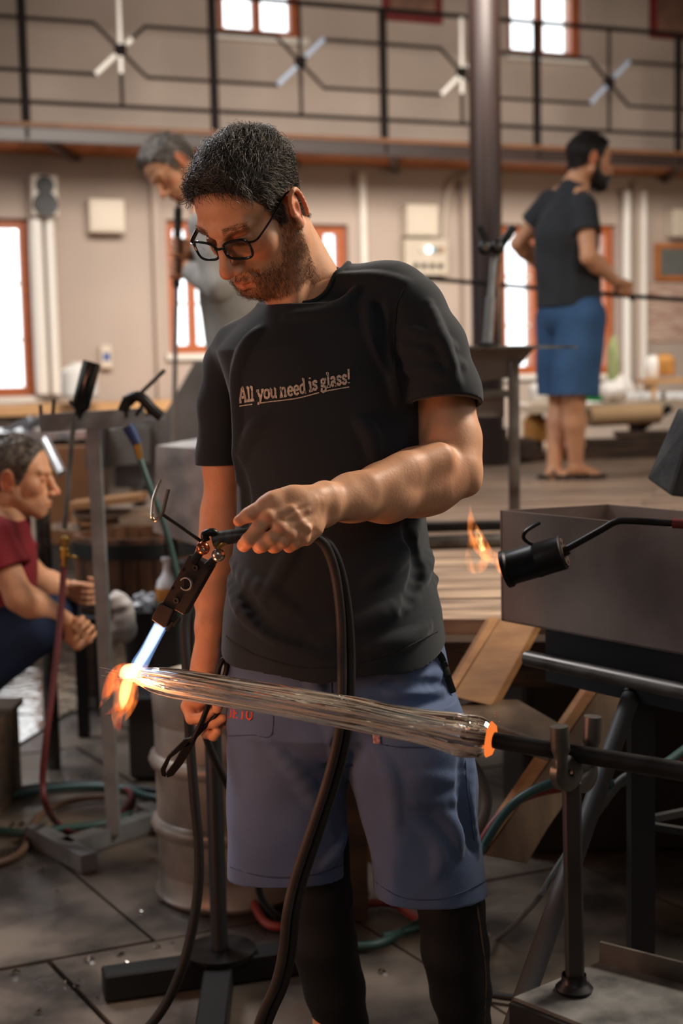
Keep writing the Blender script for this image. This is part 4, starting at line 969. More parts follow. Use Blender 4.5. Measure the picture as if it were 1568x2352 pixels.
for x,y in ((421,1309),(396,1352)): MB().lathe([(.0,-.0006),(.0018,-.0006),(.002,.0005)], P(x,y,Yt), nrm, 12).build('pin', m_black, to, True)
MB().lathe([(.0,-.0004),(.0075,-.0005),(.0082,-.0026),(.0096,-.0026),(.0102,.001)], P(427,1341,Yt), nrm, 28).build('port_ring', m_zinc, to, True)
MB().lathe([(.0,-.0009),(.0074,-.0009)], P(427,1341,Yt), nrm, 28).build('port_hole', m_black, to)
m_copper = mat('heated_copper', (176,96,60), .22, .85, var=.4, scale=40, rgb2=(90,50,40)); m_sil = mat('polished_steel', (190,180,168), .2, .9, var=.2)
for x,y,mm,lab in ((466,1259,m_copper,'copper coloured ball knob'),(501,1275,m_sil,'bright steel ball knob')):
    MB().ball(P(x,y,Yt-.008), .0098, 20).build('ball_knob', mm, to, True, label=lab); MB().lathe([(.0,-.0105),(.003,-.0105),(.0034,-.009)], P(x,y,Yt-.008), (0,1,.2), 12).build('knob_nut', m_steel, to, True)
MB().tube(PS([(474,1243,Yt),(470,1228,Yt),(488,1222,Yt),(500,1232,1.97)],4), .0058, 10).build('valve_body', m_dark, to, True)
MB().tube(PS([(497,1262,Yt),(508,1250,Yt),(522,1243,1.97)],4), .0042, 10).build('valve_body', m_brass, to, True)
MB().tube([P(460,1268,Yt), P(442,1292,Yt)], .0062, 10).build('gas_pipe', m_dark, to, True)
MB().tube([P(496,1282,Yt), P(474,1302,Yt)], .0062, 10).build('gas_pipe', m_dark, to, True)
MB().tube(PS([(387,1123,1.95),(379,1155,1.95),(373,1178,1.95),(364,1190,1.95),(355,1195,1.952),(349,1186,1.952),(351,1155,1.955),(354,1140,1.955),(362,1118,1.955),(370,1101,1.955)],4), .0028, 8).build('hook_prongs', m_sil, to, True)
MB().tube([P(371,1180,1.951), P(415,1210,1.957), P(461,1243,1.965)], .0026, 8).build('hook_stem', m_dark, to, True)
def wisp(name, col, s):
    m = bpy.data.materials.new(name); m.use_nodes = True; N = m.node_tree.nodes; L = m.node_tree.links; N.remove(N['Principled BSDF'])
    tc = N.new('ShaderNodeTexCoord'); mp = N.new('ShaderNodeMapping'); mp.inputs['Scale'].default_value = (1,1,.45); nz = N.new('ShaderNodeTexNoise'); nz.inputs['Scale'].default_value = 70; nz.inputs['Detail'].default_value = 2; nz.inputs['Distortion'].default_value = .8
    rp = N.new('ShaderNodeMapRange'); rp.inputs['From Min'].default_value = .40; rp.inputs['From Max'].default_value = .62; rp.inputs['To Min'].default_value = s*.12; rp.inputs['To Max'].default_value = s*1.9
    e = N.new('ShaderNodeEmission'); e.inputs[0].default_value = lin(col); L.new(tc.outputs['Object'], mp.inputs[0]); L.new(mp.outputs[0], nz.inputs[0]); L.new(nz.outputs['Fac'], rp.inputs[0]); L.new(rp.outputs[0], e.inputs[1]); L.new(e.outputs[0], N['Material Output'].inputs[1]); return m
# flames : real glowing gas volumes
def vol(name, col, s, pts, parent, n=18):   # pts (x,y,Y,rpx)
    S = spline([list(P(x,y,Y))+[R_(r,Y)] for x,y,Y,r in pts], 6)
    return MB().tube(S[:,:3], np.maximum(S[:,3],.0004), n).build(name, emitter(name+'_gas', col, s, True) if s > 100 or 'tongue' not in name else wisp(name+'_gas', col, s), parent, True)
FLC = 1
fl1 = thing('torch_flame', 'blue white gas jet breaking into orange flame on the glass tip', 'flame', P(300,1600,1.985))
vol('blue_jet', (150,190,255), 30, [(369,1436,Yt+.008,17),(352,1468,Yt+.012,17),(335,1500,1.98,18),(318,1530,1.985,20),(308,1545,1.985,10)], fl1)
vol('white_core', (225,238,255), 70, [(367,1437,Yt+.008,14),(352,1465,Yt+.012,14),(336,1495,1.98,13),(316,1528,1.985,12)], fl1)
vol('hot_spot', (255,225,170), 90, [(325,1528,1.975,4),(308,1536,1.975,15),(290,1545,1.975,18),(275,1555,1.975,6)], fl1)
for L, c, s in [([(310,1535,1.975,12),(285,1545,1.975,24),(262,1565,1.975,22),(245,1590,1.975,12),(234,1606,1.975,2)], (255,110,40), 34),
             ([(305,1540,1.98,16),(290,1575,1.98,26),(282,1610,1.98,24),(270,1640,1.98,16),(264,1680,1.98,2)], (255,120,46), 34),
             ([(300,1560,1.985,14),(302,1600,1.985,18),(298,1630,1.985,10),(286,1658,1.985,2)], (255,130,55), 30),
             ([(300,1545,1.972,10),(290,1575,1.972,14),(284,1605,1.972,12),(280,1630,1.972,3)], (255,205,120), 110),
             ([(280,1560,1.97,8),(262,1582,1.97,9),(240,1606,1.97,7),(226,1628,1.97,1)], (255,120,46), 34),
             ([(290,1600,1.97,8),(268,1625,1.97,9),(240,1642,1.97,2)], (255,96,36), 30),
             ([(305,1545,1.97,9),(330,1532,1.97,7),(352,1530,1.97,1)], (255,140,70), 20),
             ([(275,1640,1.97,8),(272,1670,1.97,7),(276,1692,1.97,1)], (255,80,30), 20)]: vol('orange_tongue', c, s, L, fl1)
pl = bpy.data.lights.new('flame_light','POINT'); pl.energy = 2.2; pl.color = (1,.42,.2); pl.shadow_soft_size = .03; po = bpy.data.objects.new('flame_light', pl); COL.objects.link(po); po.location = P(262,1590,1.93)
# hoses from the torch
def hose(name, L, r, mm, label, flat=1., n=10, cat='hose', group=None):
    pts = spline([q if len(q)==3 and not isinstance(q,tuple) else P(*q) for q in L], 8)
    return tag(MB().tube(pts, r, n, flat=flat).build(name, mm, None, True), label, cat, group)
m_hoseb = mat('brown_black_hose', (58,48,42), .5, var=.25, scale=30)
def fz(x, y, z=.009): return G(x,y,z)
base = [(724,1232,2.012),(748,1255,2.02),(768,1310,2.035),(781,1400,2.05),(785,1500,2.06),(784,1600,2.06),(776,1690,2.07),(752,1790,2.08),(716,1900,2.09),(676,2020,2.10),(658,2100,2.10),(650,2180,2.11),(632,2260,2.12),(596,2345,2.14)]
hose('torch_hose', base+[np.array([-.22,2.2,.10]), np.array([-.4,2.3,.012]), np.array([-.9,2.25,.012])], .0078, m_hoseb, 'brown black hose of the torch, left one of the pair hanging before the T-shirt')
hose('torch_hose', [(x+(20 if i > 3 else 8+i*3),y+2,Y+.008) for i,(x,y,Y) in enumerate(base)]+[np.array([-.20,2.23,.10]), np.array([-.36,2.34,.012]), np.array([-.9,2.31,.012])], .0074, m_black2, 'black hose of the torch, right one of the pair hanging before the T-shirt')
hose('floor_hose', [(440,1372,2.62),(424,1440,2.60),(430,1560,2.58),(436,1700,2.58),(446,1830,2.57),(456,1940,2.56),(455,2040,2.55),(440,2140,2.54),(415,2230,2.53),(372,2320,2.53),(300,2400,2.52)]+[np.array([-.55,2.4,.012]),np.array([-1.1,2.3,.012])], .0095, m_black2, 'thick black hose curving down in front of the keg to the bottom edge')
hose('floor_hose', [(470,1352,2.70),(446,1385,2.69),(440,1440,2.68),(444,1560,2.67),(470,1680,2.68),(500,1760,2.7),(540,1840,2.74),(580,1960,2.8),(600,2060,2.9)]+[G(640,2110,.012)], .008, m_black2, 'black hose behind the hanging forearm, looping down behind the shorts')
# shears in the right hand
sh = thing('jack_shears', 'black iron glass shears held low in the right hand', 'shears', P(440,1701,2.29))
m_iron = mat('black_iron', (30,27,26), .45, .6, var=.3, scale=20)
Y = 2.285
def blade(L): q = [P(x,y,Y) for x,y in L]; return MB().prism(q, np.array([0,.006,.001]))
blade([(446,1694),(424,1698),(385,1737),(368,1768),(371,1782),(380,1786),(380,1770),(392,1742),(420,1720),(446,1706)]).build('blade', m_iron, sh, bevel=.001)
blade([(436,1697),(450,1702),(420,1755),(398,1782),(384,1787),(380,1778),(398,1754),(416,1722),(430,1706)]).build('blade', m_iron, sh, bevel=.001)
MB().lathe([(.0,-.005),(.005,-.004),(.0055,.0),(.005,.010)], P(440,1700,Y), (0,1,0), 14).build('pivot', m_dark, sh, True)
MB().tube(PS([(442,1702,2.287),(460,1665,2.283),(475,1628,2.278),(486,1590,2.273),(497,1562,2.27),(503,1532,2.27),(514,1514,2.272),(521,1528,2.274),(516,1552,2.274),(503,1572,2.272),(495,1580,2.272)],5), .0048, 10).build('ring_handle', m_iron, sh, True)
MB().tube(PS([(438,1700,2.292),(470,1668,2.290),(494,1645,2.288),(506,1620,2.30),(502,1600,2.31)],5), .0048, 10).build('ring_handle', m_iron, sh, True)
# black pole stand
bs = thing('pole_stand', 'black round pole on a disc foot with square bars, standing beside the keg', 'stand', G(505,2250,0))
bc = G(505,2262,.0)+[0,.02,0]
for q in (G(238,2292,0), G(700,2226,0), bc*[1,1,1]+[.02,-.75,0], ):
    d = U(q-bc); MB().bar(bc+d*.02+[0,0,.031], q+[0,0,.031], .062, .058, bev=.004).build('foot_bar', mat('black_paint',(26,27,28),.45,.1), bs)
MB().lathe([(.0,.062),(.078,.062),(.080,.066),(.080,.074),(.0,.074)], bc, n=40).build('disc', m_dark, bs, True)
MB().lathe([(.0205,.074),(.021,.076),(.0185,.082),(.0185,.72),(.0165,.725),(.0,.725)], bc, n=28).build('pole', mat('black_paint',(26,27,28),.45,.1), bs, True)
# keg
kc = P(528,1900,3.53)*[1,1,0]; 
kg = thing('beer_keg', 'dull steel keg with rolling rings standing behind the black pole', 'keg', kc)
m_keg = mat('dull_stainless', (172,162,150), .42, .4, var=.25, scale=5, rgb2=(110,104,98), rvar=.1)
MB().lathe([(.165,.02),(.186,.06),(.187,.15),(.187,.168),(.198,.176),(.203,.19),(.198,.204),(.187,.212),(.187,.335),(.199,.343),(.204,.357),(.199,.371),(.187,.379),(.186,.47),(.17,.50),(.08,.52),(.0,.52)], kc, n=56).build('shell', m_keg, kg, True)
MB().lathe([(.180,.0),(.19,.0),(.197,.012),(.19,.022),(.186,.072),(.180,.072)], kc, n=56).build('bottom_ring', m_keg, kg, True)
MB().lathe([(.175,.46),(.175,.55),(.184,.565),(.193,.55),(.187,.46)], kc, n=56).build('top_ring', m_keg, kg, True)
MB().cyl(kc+[0,0,.52], kc+[0,0,.56], .03, n=16).build('valve', m_steel, kg, True)
# chips of broken glass
for i in range(26):
    x, y = ((95,1995),(30,1893),(50,1892),(205,2203),(395,2162),(150,2255),(320,2092),(90,2322),(182,2250),(290,2212),(370,2060),(36,2232),(310,1992),(1020,2090),(1120,2150),(880,2230),(1040,2260))[i] if i < 17 else (rnd.uniform(20,440), rnd.uniform(1960,2330))
    c = G(x,y,.002); s_ = rnd.uniform(.004,.011) if i > 3 else .012
    q = [c+s_*np.array([rnd.uniform(-1,1)*.4+math.cos(a), math.sin(a)+rnd.uniform(-.3,.3), 0]) for a in np.linspace(0,6.28,6)[:-1]]
    MB().add(q+[c+np.array([rnd.uniform(-.3,.3)*s_,rnd.uniform(-.3,.3)*s_,s_*.8])], [tuple(range(5))[::-1]]+[(j,(j+1)%5,5) for j in range(5)]).build('glass_chip', m_glass2, None)
    tag(COL.objects[-1], 'tiny clear glass chip lying on the concrete floor', 'glass chip', 'glass chips scattered on the floor')
# ------------------------------------------------------------------ right side : steel trough, stair, hoses
c0 = P(1148,1172,2.8); zt2 = c0[2]
def zat(x, y, q):   # height of the vertical line through q seen at pixel row y
    zz = np.linspace(-.2,3,3201); p_ = pixel(np.stack([np.full_like(zz,q[0]),np.full_like(zz,q[1]),zz],1)); return zz[np.argmin(np.abs(p_[:,1]-y))]
zb2 = zat(1148,1426,c0)
fr_ = G(1568,1213,zt2); dF = U((fr_-c0)*[1,1,0]); c1 = c0+dF*.95
bk = G(1395,1158,zt2); c3 = bk; c2 = c1+(c3-c0)
tr = thing('steel_trough', 'large open sheet steel trough with a torch against its side', 'trough', ((c0+c2)/2)*[1,1,0]+[0,0,zb2])
m_sheet = mat('heat_stained_sheet', (150,132,122), .42, .25, rgb2=(104,90,84), scale=3.2, bump=.12, bscale=8, detail=8, rvar=.1)
def wallp(a, b, th=.004):
    a = a*[1,1,0]; b = b*[1,1,0]; n_ = U(np.cross(b-a,[0,0,1]))*th
    return MB().hexa([a+[0,0,zb2],b+[0,0,zb2],b+n_+[0,0,zb2],a+n_+[0,0,zb2],a+[0,0,zt2],b+[0,0,zt2],b+n_+[0,0,zt2],a+n_+[0,0,zt2]])
for a,b in ((c0,c1),(c1,c2),(c2,c3),(c3,c0)): wallp(a,b,-.004).build('side_sheet', m_sheet, tr)
q = [v*[1,1,0]+[0,0,zb2] for v in (c0,c1,c2,c3)]; MB().prism(q, (0,0,.004)).build('bottom_sheet', m_sheet, tr)
m_dkp = mat('dark_grey_paint', (32,32,34), .6, .1)
u_ = dF; v_ = U((c3-c0)*[1,1,0]); b0 = c0*[1,1,0]
sr = thing('trough_frame', 'dark steel frame and round rail carrying the steel trough', 'frame', (b0+u_*.45+v_*.2))
MB().hexa([b0+u_*s1+v_*s2+[0,0,z] for z in (zb2-.11,zb2-.004) for s1,s2 in ((.10,.02),(.95,.02),(.95,.32),(.10,.32))]).build('under_box', m_dkp, sr)
MB().cyl(b0+u_*.10-v_*.02+[0,0,zb2-.06], b0+u_*1.1-v_*.02+[0,0,zb2-.06], .015, n=16).build('rail', m_steel, sr, True)
for s1,s2 in ((.3,.06),(.93,.06),(.93,.3),(.3,.3)): MB().bar(b0+u_*s1+v_*s2, b0+u_*s1+v_*s2+[0,0,zb2-.11], .045,.045,up=(0,1,0)).build('leg', m_dkp, sr)
# torch lying against the trough
Yb = 2.52
bt = thing('roofing_torch', 'black canister burner torch with bent rod, burning beside the trough', 'torch', P(1230,1290,Yb))
ca, cb_ = P(1293,1268,Yb-.03), P(1166,1306,Yb+.0); ax = U(cb_-ca); Lc = np.linalg.norm(cb_-ca)
rc = R_(43,Yb)*.94
MB().lathe([(rc*.88,-.001),(rc,.001),(rc,.045*1.0),(rc*1.03,.047),(rc*1.03,.052),(rc,.054),(rc*.98,Lc-.006),(rc*1.10,Lc-.002),(rc*1.10,Lc+.006),(rc*.98,Lc+.006),(rc*.9,Lc-.01),(rc*.9,.004),(0,.004)], ca, ax, 36).build('canister', mat('sooty_black_steel',(34,33,33),.4,.5,var=.3,scale=20), bt, True)
MB().lathe([(.0,-.002),(rc*.5,-.003),(rc*.82,-.003),(rc*.84,.002)], ca, ax, 30).build('back_plate', mat('brown_plate',(96,80,70),.45,.5), bt, True)
xx = U(np.cross(ax,[0,0,1])); yy_ = np.cross(ax,xx)
for a in np.linspace(.4,6.68,6)[:-1]: MB().lathe([(0,-.0038),(.0035,-.0038),(.0035,-.002)], ca+rc*.62*(xx*math.cos(a)+yy_*math.sin(a)), ax, 10).build('vent_hole', m_black, bt)
MB().tube(PS([(1286,1268,Yb-.035),(1310,1256,Yb-.045),(1380,1217,Yb-.07),(1410,1200,Yb-.08),(1440,1196,Yb-.09),(1545,1202,Yb-.13)],5), .0062, 12).build('rod', m_dark, bt, True)
MB().cyl(P(1545,1202,Yb-.13), P(1680,1210,Yb-.18), .0085, n=12).build('grip', mat('dark_red_grip',(92,28,28),.45), bt, True, label='dark red grip')
MB().lathe([(.0,-.012),(.007,-.012),(.009,-.003),(.009,0)], ca, ax, 12).build('boss', m_dark, bt, True)
MB().tube(PS([(1222,1250,Yb-.04),(1212,1245,Yb-.04),(1202,1235,Yb-.04),(1206,1222,Yb-.04),(1222,1210,Yb-.04),(1240,1200,Yb-.04)],5), .0036, 8).build('hook', m_dark, bt, True)
f2 = thing('burner_flame', 'wavering orange flame blown out of the canister torch', 'flame', P(1100,1300,Yb+.05))
for L, c, s in [([(1158,1308,Yb,16),(1140,1285,Yb,14),(1118,1272,Yb,17),(1095,1240,Yb,20),(1082,1200,Yb,10),(1079,1158,Yb,1)], (255,140,60), 26),
             ([(1120,1275,Yb+.01,10),(1105,1300,Yb+.01,14),(1085,1305,Yb+.01,12),(1075,1280,Yb+.01,8),(1085,1240,Yb,10),(1100,1225,Yb,4)], (255,150,70), 16),
             ([(1160,1320,Yb,10),(1150,1300,Yb,9),(1146,1270,Yb,3),(1150,1262,Yb,1)], (255,120,50), 26),
             ([(1110,1265,Yb,6),(1100,1240,Yb,9),(1094,1215,Yb,4)], (255,215,140), 60)]: vol('flame_tongue', c, s, L, f2)
# stair of sawn pine between trough and man
m_pine = mat('sawn_pine', (170,122,74), .65, rgb2=(122,82,48), scale=4, stretch=(1,1,5), bump=.3, bscale=20, detail=8)
m_pine2 = mat('shaded_board', (112,88,64), .7, rgb2=(76,58,42), scale=4, stretch=(4,1,1), bump=.3, bscale=20, detail=8)  # darker copy of the pine, shade put into its colour
stair = thing('wooden_stair', 'sawn pine stair with open treads leading up to the platform', 'stair', G(1150,2000,0))
def plank(L, ext, mm, name): return MB().prism([P(*q) for q in L], ext).build(name, mm, stair, bevel=.003)
plank([(1148,1418,3.15),(1232,1432,3.15),(1128,1622,2.98),(1036,1600,2.98)], (.03,.05,.0), m_pine, 'stringer')
plank([(1122,1428,3.12),(1146,1424,3.12),(1036,1600,2.95),(1020,1600,2.95)], (.0,.05,.0), m_pine, 'stringer_edge')
plank([(1362,1558,3.0),(1392,1560,3.0),(1112,1962,2.75),(1088,1962,2.75)], (.0,.04,.0), m_pine, 'stringer_edge')
plank([(1392,1562,3.0),(1470,1600,3.02),(1260,1900,2.8),(1210,1985,2.75),(1112,1965,2.75)], (.0,.035,.0), m_pine2, 'stringer')
tz = P(1150,1640,2.9)[2]
q = [G(1040,1606,tz), G(1190,1606,tz), G(1292,1664,tz), G(1262,1706,tz), G(1066,1644,tz)]; MB().prism(q, (0,0,-.04)).build('tread', m_pine2, stair, bevel=.004)
MB().lathe([(.0,-.006),(.012,-.006),(.014,0),(.016,.004)], P(1188,1466,3.13), (0,1,0), 18).build('bolt', m_steel, stair, True)
plank([(800,1890,3.35),(838,1900,3.35),(856,1980,3.35),(800,1984,3.35)], (.0,.03,.0), m_pine, 'foot_block')
# things under the platform, mostly in the dark
un = thing('storage_cabinet', 'dark cabinet under the platform behind the stair', 'cabinet', G(1400,1900,0))
MB().box(np.array([.98,3.95,.30]), (1.0,.5,.58), bev=.01).build('carcass', mat('dark_cabinet',(34,30,28),.5), un); MB().box(np.array([.74,3.69,.30]), (.46,.02,.5)).build('door', mat('dark_cabinet',(34,30,28),.5), un); MB().box(np.array([1.22,3.69,.30]), (.46,.02,.5)).build('door', mat('dark_cabinet',(34,30,28),.5), un)
m_rack = mat('grey_rack_paint', (48,46,44), .6, .1)
rk = thing('wire_rack', 'low grey angle-iron rack in the dark behind the forked stand', 'rack', G(1460,1880,0.)+[0,0,0])
R0 = G(1450,1890,.42)
for k in (0,.34):
    z = np.array([0,0,k-.34])
    for a,b in (((0,0),(.16,-.10)),((.16,-.10),(.40,0)),((.40,0),(.24,.12)),((.24,.12),(0,0))): MB().bar(R0+[a[0],a[1],0]+z, R0+[b[0],b[1],0]+z, .014,.014).build('rack_bar', m_rack, rk)
for a in ((0,0),(.16,-.10),(.40,0),(.24,.12)): MB().bar((R0+[a[0],a[1],0])*[1,1,0], R0+[a[0],a[1],0], .014,.014,up=(0,1,0)).build('leg', m_rack, rk)
# hoses at the right
m_green = mat('green_gas_hose', (52,84,80), .45, var=.2); m_red = mat('red_gas_hose', (152,66,60), .45, var=.2); m_grey = mat('grey_hose', (92,92,88), .5, var=.2)
hose('gas_hose', [G(880,2150,.012), G(960,2130,.012), G(1040,2085,.02), (1085,1990,2.6),(1110,1945,2.62),(1150,1880,2.62),(1200,1830,2.62),(1285,1796,2.64),(1400,1802,2.7),(1500,1770,2.75),(1600,1700,2.8)], .0088, m_green, 'green hose arching over to the forked stand at the right')
hose('gas_hose', [(1098,1985,2.64),(1108,1930,2.64),(1150,1870,2.66),(1210,1830,2.66),(1300,1810,2.68),(1420,1800,2.72),(1540,1755,2.78),(1600,1700,2.8)], .0078, m_red, 'red hose arching beside the green one at the right')
hose('gas_hose', [(1060,1720,2.75),(1100,1780,2.75),(1118,1830,2.75),(1110,1880,2.75),(1080,1930,2.78),(1040,1960,2.85)], .0105, m_grey, 'grey hose bowing out behind the left leg of the shorts')
hose('gas_hose', [(1345,1900,2.7),(1380,1850,2.7),(1430,1790,2.7),(1480,1775,2.7),(1560,1760,2.72)], .0095, m_grey, 'grey green hose curving behind the fork up to the right edge')
hose('gas_hose', [G(1050,2200,.01), G(1150,2150,.01), (1230,2070,2.6),(1262,2020,2.65),(1300,1960,2.7),(1340,1900,2.72)], .006, m_grey, 'thin grey hose rising from the floor behind the leaning pipe')
hose('gas_hose', [G(570,2030,.05), G(585,2080,.02), G(620,2125,.012), G(700,2120,.012), G(790,2085,.012), G(820,2060,.02), G(840,2052,.03), G(815,2075,.012), G(900,2075,.012), G(960,2110,.012), G(1040,2130,.012)], .011, m_red, 'red hose snaking over the floor behind the leggings')
hose('gas_hose', [G(560,2020,.05), G(580,2060,.02), G(640,2110,.012), G(720,2160,.012), G(850,2172,.012), G(940,2130,.012), G(1000,2100,.012)], .010, m_green, 'green hose lying on the floor between the legs')
hose('gas_hose', [G(1080,2275,.01), G(1160,2290,.01), G(1260,2300,.01), G(1400,2310,.01)], .008, m_black2, 'black hose on the floor by the table at the bottom right')
# grey rough block jutting in from the right
m_rock = mat('graphite_block', (82,80,78), .75, rgb2=(44,43,42), scale=10, bump=.9, bscale=35, detail=9)
Yr = 2.9
rb = thing('graphite_block', 'rough dark grey slanted block jutting in above the trough', 'block', P(1560,1140,Yr))
q0 = [P(1482,1100,Yr),P(1540,1142,Yr-.08),P(1760,1165,Yr-.05),P(1700,1085,Yr+.2)]; q1 = [P(1556,935,Yr+.02),P(1590,960,Yr-.08),P(1760,930,Yr-.05),P(1690,930,Yr+.2)]
MB().hexa(q0+q1).build('block', m_rock, rb, bevel=.008)
MB().cyl(P(1720,1090,Yr+.08), P(1720,1090,Yr+.08)*[1,1,0]+[0,0,PZ*0], .03, n=12).build('support', m_dark, rb, True)
# ------------------------------------------------------------------ people further back
def figure(label, J, HMx, ho, hs, shirt, shirt_m, pants_m, pant_len, sleeve=.55, shirt_cut=None, vox=.0055, bare_legs=True, seedn=5, grips=None, shoe=None, hairm=None, beard=0, curly=0., hair_r=.0016, hairlen=.02, pant_r=(.10,.082,.068), loose=1., squat=False):
    """J: joint name -> point. Returns the person's Empty."""
    g = lambda k: np.asarray(J[k], float)
    base = (g('anL')+g('anR'))/2; base[2] = min(g('anL')[2], g('anR')[2])-.08
    o = thing('person', label, 'person', base)
    A = np.array([v for k,v in J.items()]); lo, hi = A.min(0)-.20, A.max(0)+.20
    f = Fld(lo, hi, vox)
    nk, ch, pv = g('neck'), g('chest'), g('pelvis')
    f.cone(nk, ch, .07, .13, .04); f.cone(ch, pv, .13, .13, .04)
    for s in 'LR':
        f.cone(nk, g('sh'+s), .055, .055, .03); f.cone(ch, g('sh'+s), .09, .05, .04)
        f.cone(g('sh'+s), g('el'+s), .050, .040, .02)
        m_ = g('el'+s)*.7+g('wr'+s)*.3; f.cone(g('el'+s), m_, .040, .043, .02); f.cone(m_, g('wr'+s), .043, .026, .02)
        f.cone(pv, g('hip'+s), .12, .10, .04); f.cone(g('hip'+s), g('kn'+s), .088, .056, .02)
        m_ = g('kn'+s)*.68+g('an'+s)*.32; f.cone(g('kn'+s), m_, .054, .056, .02); f.cone(m_, g('an'+s), .056, .034, .02)
        f.cone(g('an'+s), g('to'+s), .034, .026, .02); f.cone(g('an'+s), g('he'+s), .034, .032, .02)
    parts = [f.mesh()]
    hf_ = Fld(lo, hi, .0035) if grips is None else None
    for c, gx_, wd, rr, wr, turn in (grips or []):
        c = np.asarray(c); h_ = Fld(c-.15, c+.15, .003); grip(h_, c, gx_, wd, rr, .95, turn=turn, wrist=wr); parts.append(h_.mesh())
    hd = head_field(.0032); HLx = lambda p: (np.asarray(p,float)-ho) @ HMx/hs
    hd.cone((0,-.03,-.02), HLx(nk), .052, .062, k=.02)
    p_, q_ = hd.mesh(); n_ = vnormals(p_, q_); W = p_*hs @ HMx.T+ho; T = head_tint(p_)
    tints = [np.ones((sum(len(a[0]) for a in parts),3)), T]; parts.append((W, q_))
    V, Q = join(parts); link_mesh('body', V, Q, m_skin, o, True, attr=np.vstack(tints))
    hm_ = (p_[:,2] > hair_line(p_[:,1])) & (np.abs(p_[:,0]) < .0795); cq_ = q_[hm_[q_].all(1)]; us = np.unique(cq_); r2 = -np.ones(len(p_),int); r2[us] = np.arange(len(us))
    th = (.003+hairlen*.4*np.clip((p_[us,2]-hair_line(p_[us,1]))/.02,0,1))*(1+.25*np.sin(p_[us,0]*160)*np.sin(p_[us,1]*140+1))
    hr = link_mesh('hair', (p_[us]+n_[us]*th[:,None])*hs @ HMx.T+ho, r2[cq_], hairm, o, True)
    rg = np.random.RandomState(seedn); ii = np.where(hm_)[0]; i = rg.choice(ii, 2200); pp = p_.copy(); pp[us] += n_[us]*th[:,None]
    V, Q = strands(pp[i], n_[i], np.arange(2200), hairlen*(.6+.8*rg.rand(2200)), comb, .4, .35, hair_r, _Fix(2200, seedn), 3); link_mesh('hair_strands', V*hs @ HMx.T+ho, Q, hairm, hr, True)
    if beard:
        zb_ = np.interp(p_[:,1], [-.02,.0,.012,.03,.05,.07,.085,.12], [.0,.0,.0,-.030,-.052,-.050,-.043,-.041]); bm = (p_[:,2] < zb_) & (p_[:,1] > .0) & (p_[:,2] > -.125) & ~((np.abs(p_[:,0]) < .02) & (p_[:,2] > -.075) & (p_[:,2] < -.058))
        cq_ = q_[bm[q_].all(1)]; us = np.unique(cq_); r2[:] = -1; r2[us] = np.arange(len(us)); link_mesh('beard', (p_[us]+n_[us]*beard+np.array([0,.2,-.5])*beard)*hs @ HMx.T+ho, r2[cq_], hairm, o, True)
    # shirt
    s_ = Fld(lo, hi, vox); e = .016*loose
    s_.cone(nk+(ch-nk)*.10, ch, .078, .145+e*.5, .05); s_.cone(ch, pv+(pv-ch)*.25, .145+e*.6, .150+e, .05)
    for s in 'LR':
        s_.cone(nk+(ch-nk)*.12, g('sh'+s), .060, .058, .03); s_.cone(ch, g('sh'+s), .10, .06, .04)
    s_.noise(.004, 22, seedn); s_.noise(.002, 55, seedn+1)
    if shirt_cut is not None: s_.cut(*shirt_cut)
    hole = nk+(ho-nk)*.35; s_.ell(hole+(ho-nk)*.12, (.058,.052,.05), k=.004, op='s')
    for s in 'LR':
        t_ = Fld(lo, hi, vox); a, b = g('sh'+s), g('el'+s); L = U(b-a); end = a+(b-a)*sleeve if sleeve <= 1 else g('wr'+s)-U(g('wr'+s)-b)*.02
        if sleeve <= 1: t_.cone(a, a+(b-a)*min(1.2,sleeve+.3), .068, .078, .02); t_.cut(end, L); t_.cone(end-L*.03, end+L*.05, .055, None, .001, 's')
        else: t_.cone(a, b, .068, .062, .02); t_.cone(b, end, .060, .044, .02); t_.noise(.004, 45, 3); t_.cut(end, U(end-b))
        k = .012; s_.a = (np.minimum(s_.a,t_.a)-np.maximum(k-np.abs(s_.a-t_.a),0)**2/(4*k)).astype(np.float32)
    a_, b_ = s_.mesh(); link_mesh('shirt', a_, b_, shirt_m, o, True)
    t_ = Fld(lo, hi, vox); t_.cone(pv, pv+(pv-ch)*.1, .145, .15, .04)
    for s in 'LR':
        h_, k_, n2 = g('hip'+s), g('kn'+s), g('an'+s); t_.cone(pv, h_, .14, .115, .04); L = U(k_-h_)
        if pant_len < 1.2:
            u = Fld(lo, hi, vox); u.cone(h_, h_+(k_-h_)*(pant_len+.25), pant_r[0]+.012, pant_r[1]+.012, .02); e_ = h_+(k_-h_)*pant_len; u.cut(e_, L*.7+np.array([0,0,-.5])); u.cone(e_-L*.02, e_+L*.05, pant_r[1]-.004, None, .001, 's')
            k = .012; t_.a = (np.minimum(t_.a,u.a)-np.maximum(k-np.abs(t_.a-u.a),0)**2/(4*k)).astype(np.float32)
        else: t_.cone(h_, k_, pant_r[0]+.008, pant_r[1], .02); t_.cone(k_, n2, pant_r[1], .058, .02)
    t_.noise(.004, 26, seedn+2); (squat or t_.cut(pv+U(ch-pv)*.06, U(ch-pv))); a_, b_ = t_.mesh(); link_mesh('trousers' if pant_len > 1.2 else 'shorts', a_, b_, pants_m, o, True)
    return o
def basis(fwd, up, roll=0.):
    f_ = U(fwd); r_ = U(np.cross(f_, up)); u_ = np.cross(r_, f_); return np.stack([r_, f_, u_], 1)
m_navy = mat('faded_black_cotton', (44,48,52), .85, var=.2, scale=10, sheen=.15)
m_blue2 = mat('bright_blue_cotton', (58,94,134), .85, var=.25, scale=9)
m_hair2 = mat('near_black_hair', (34,29,26), .5, var=.3, scale=60)
Yb_ = 7.1
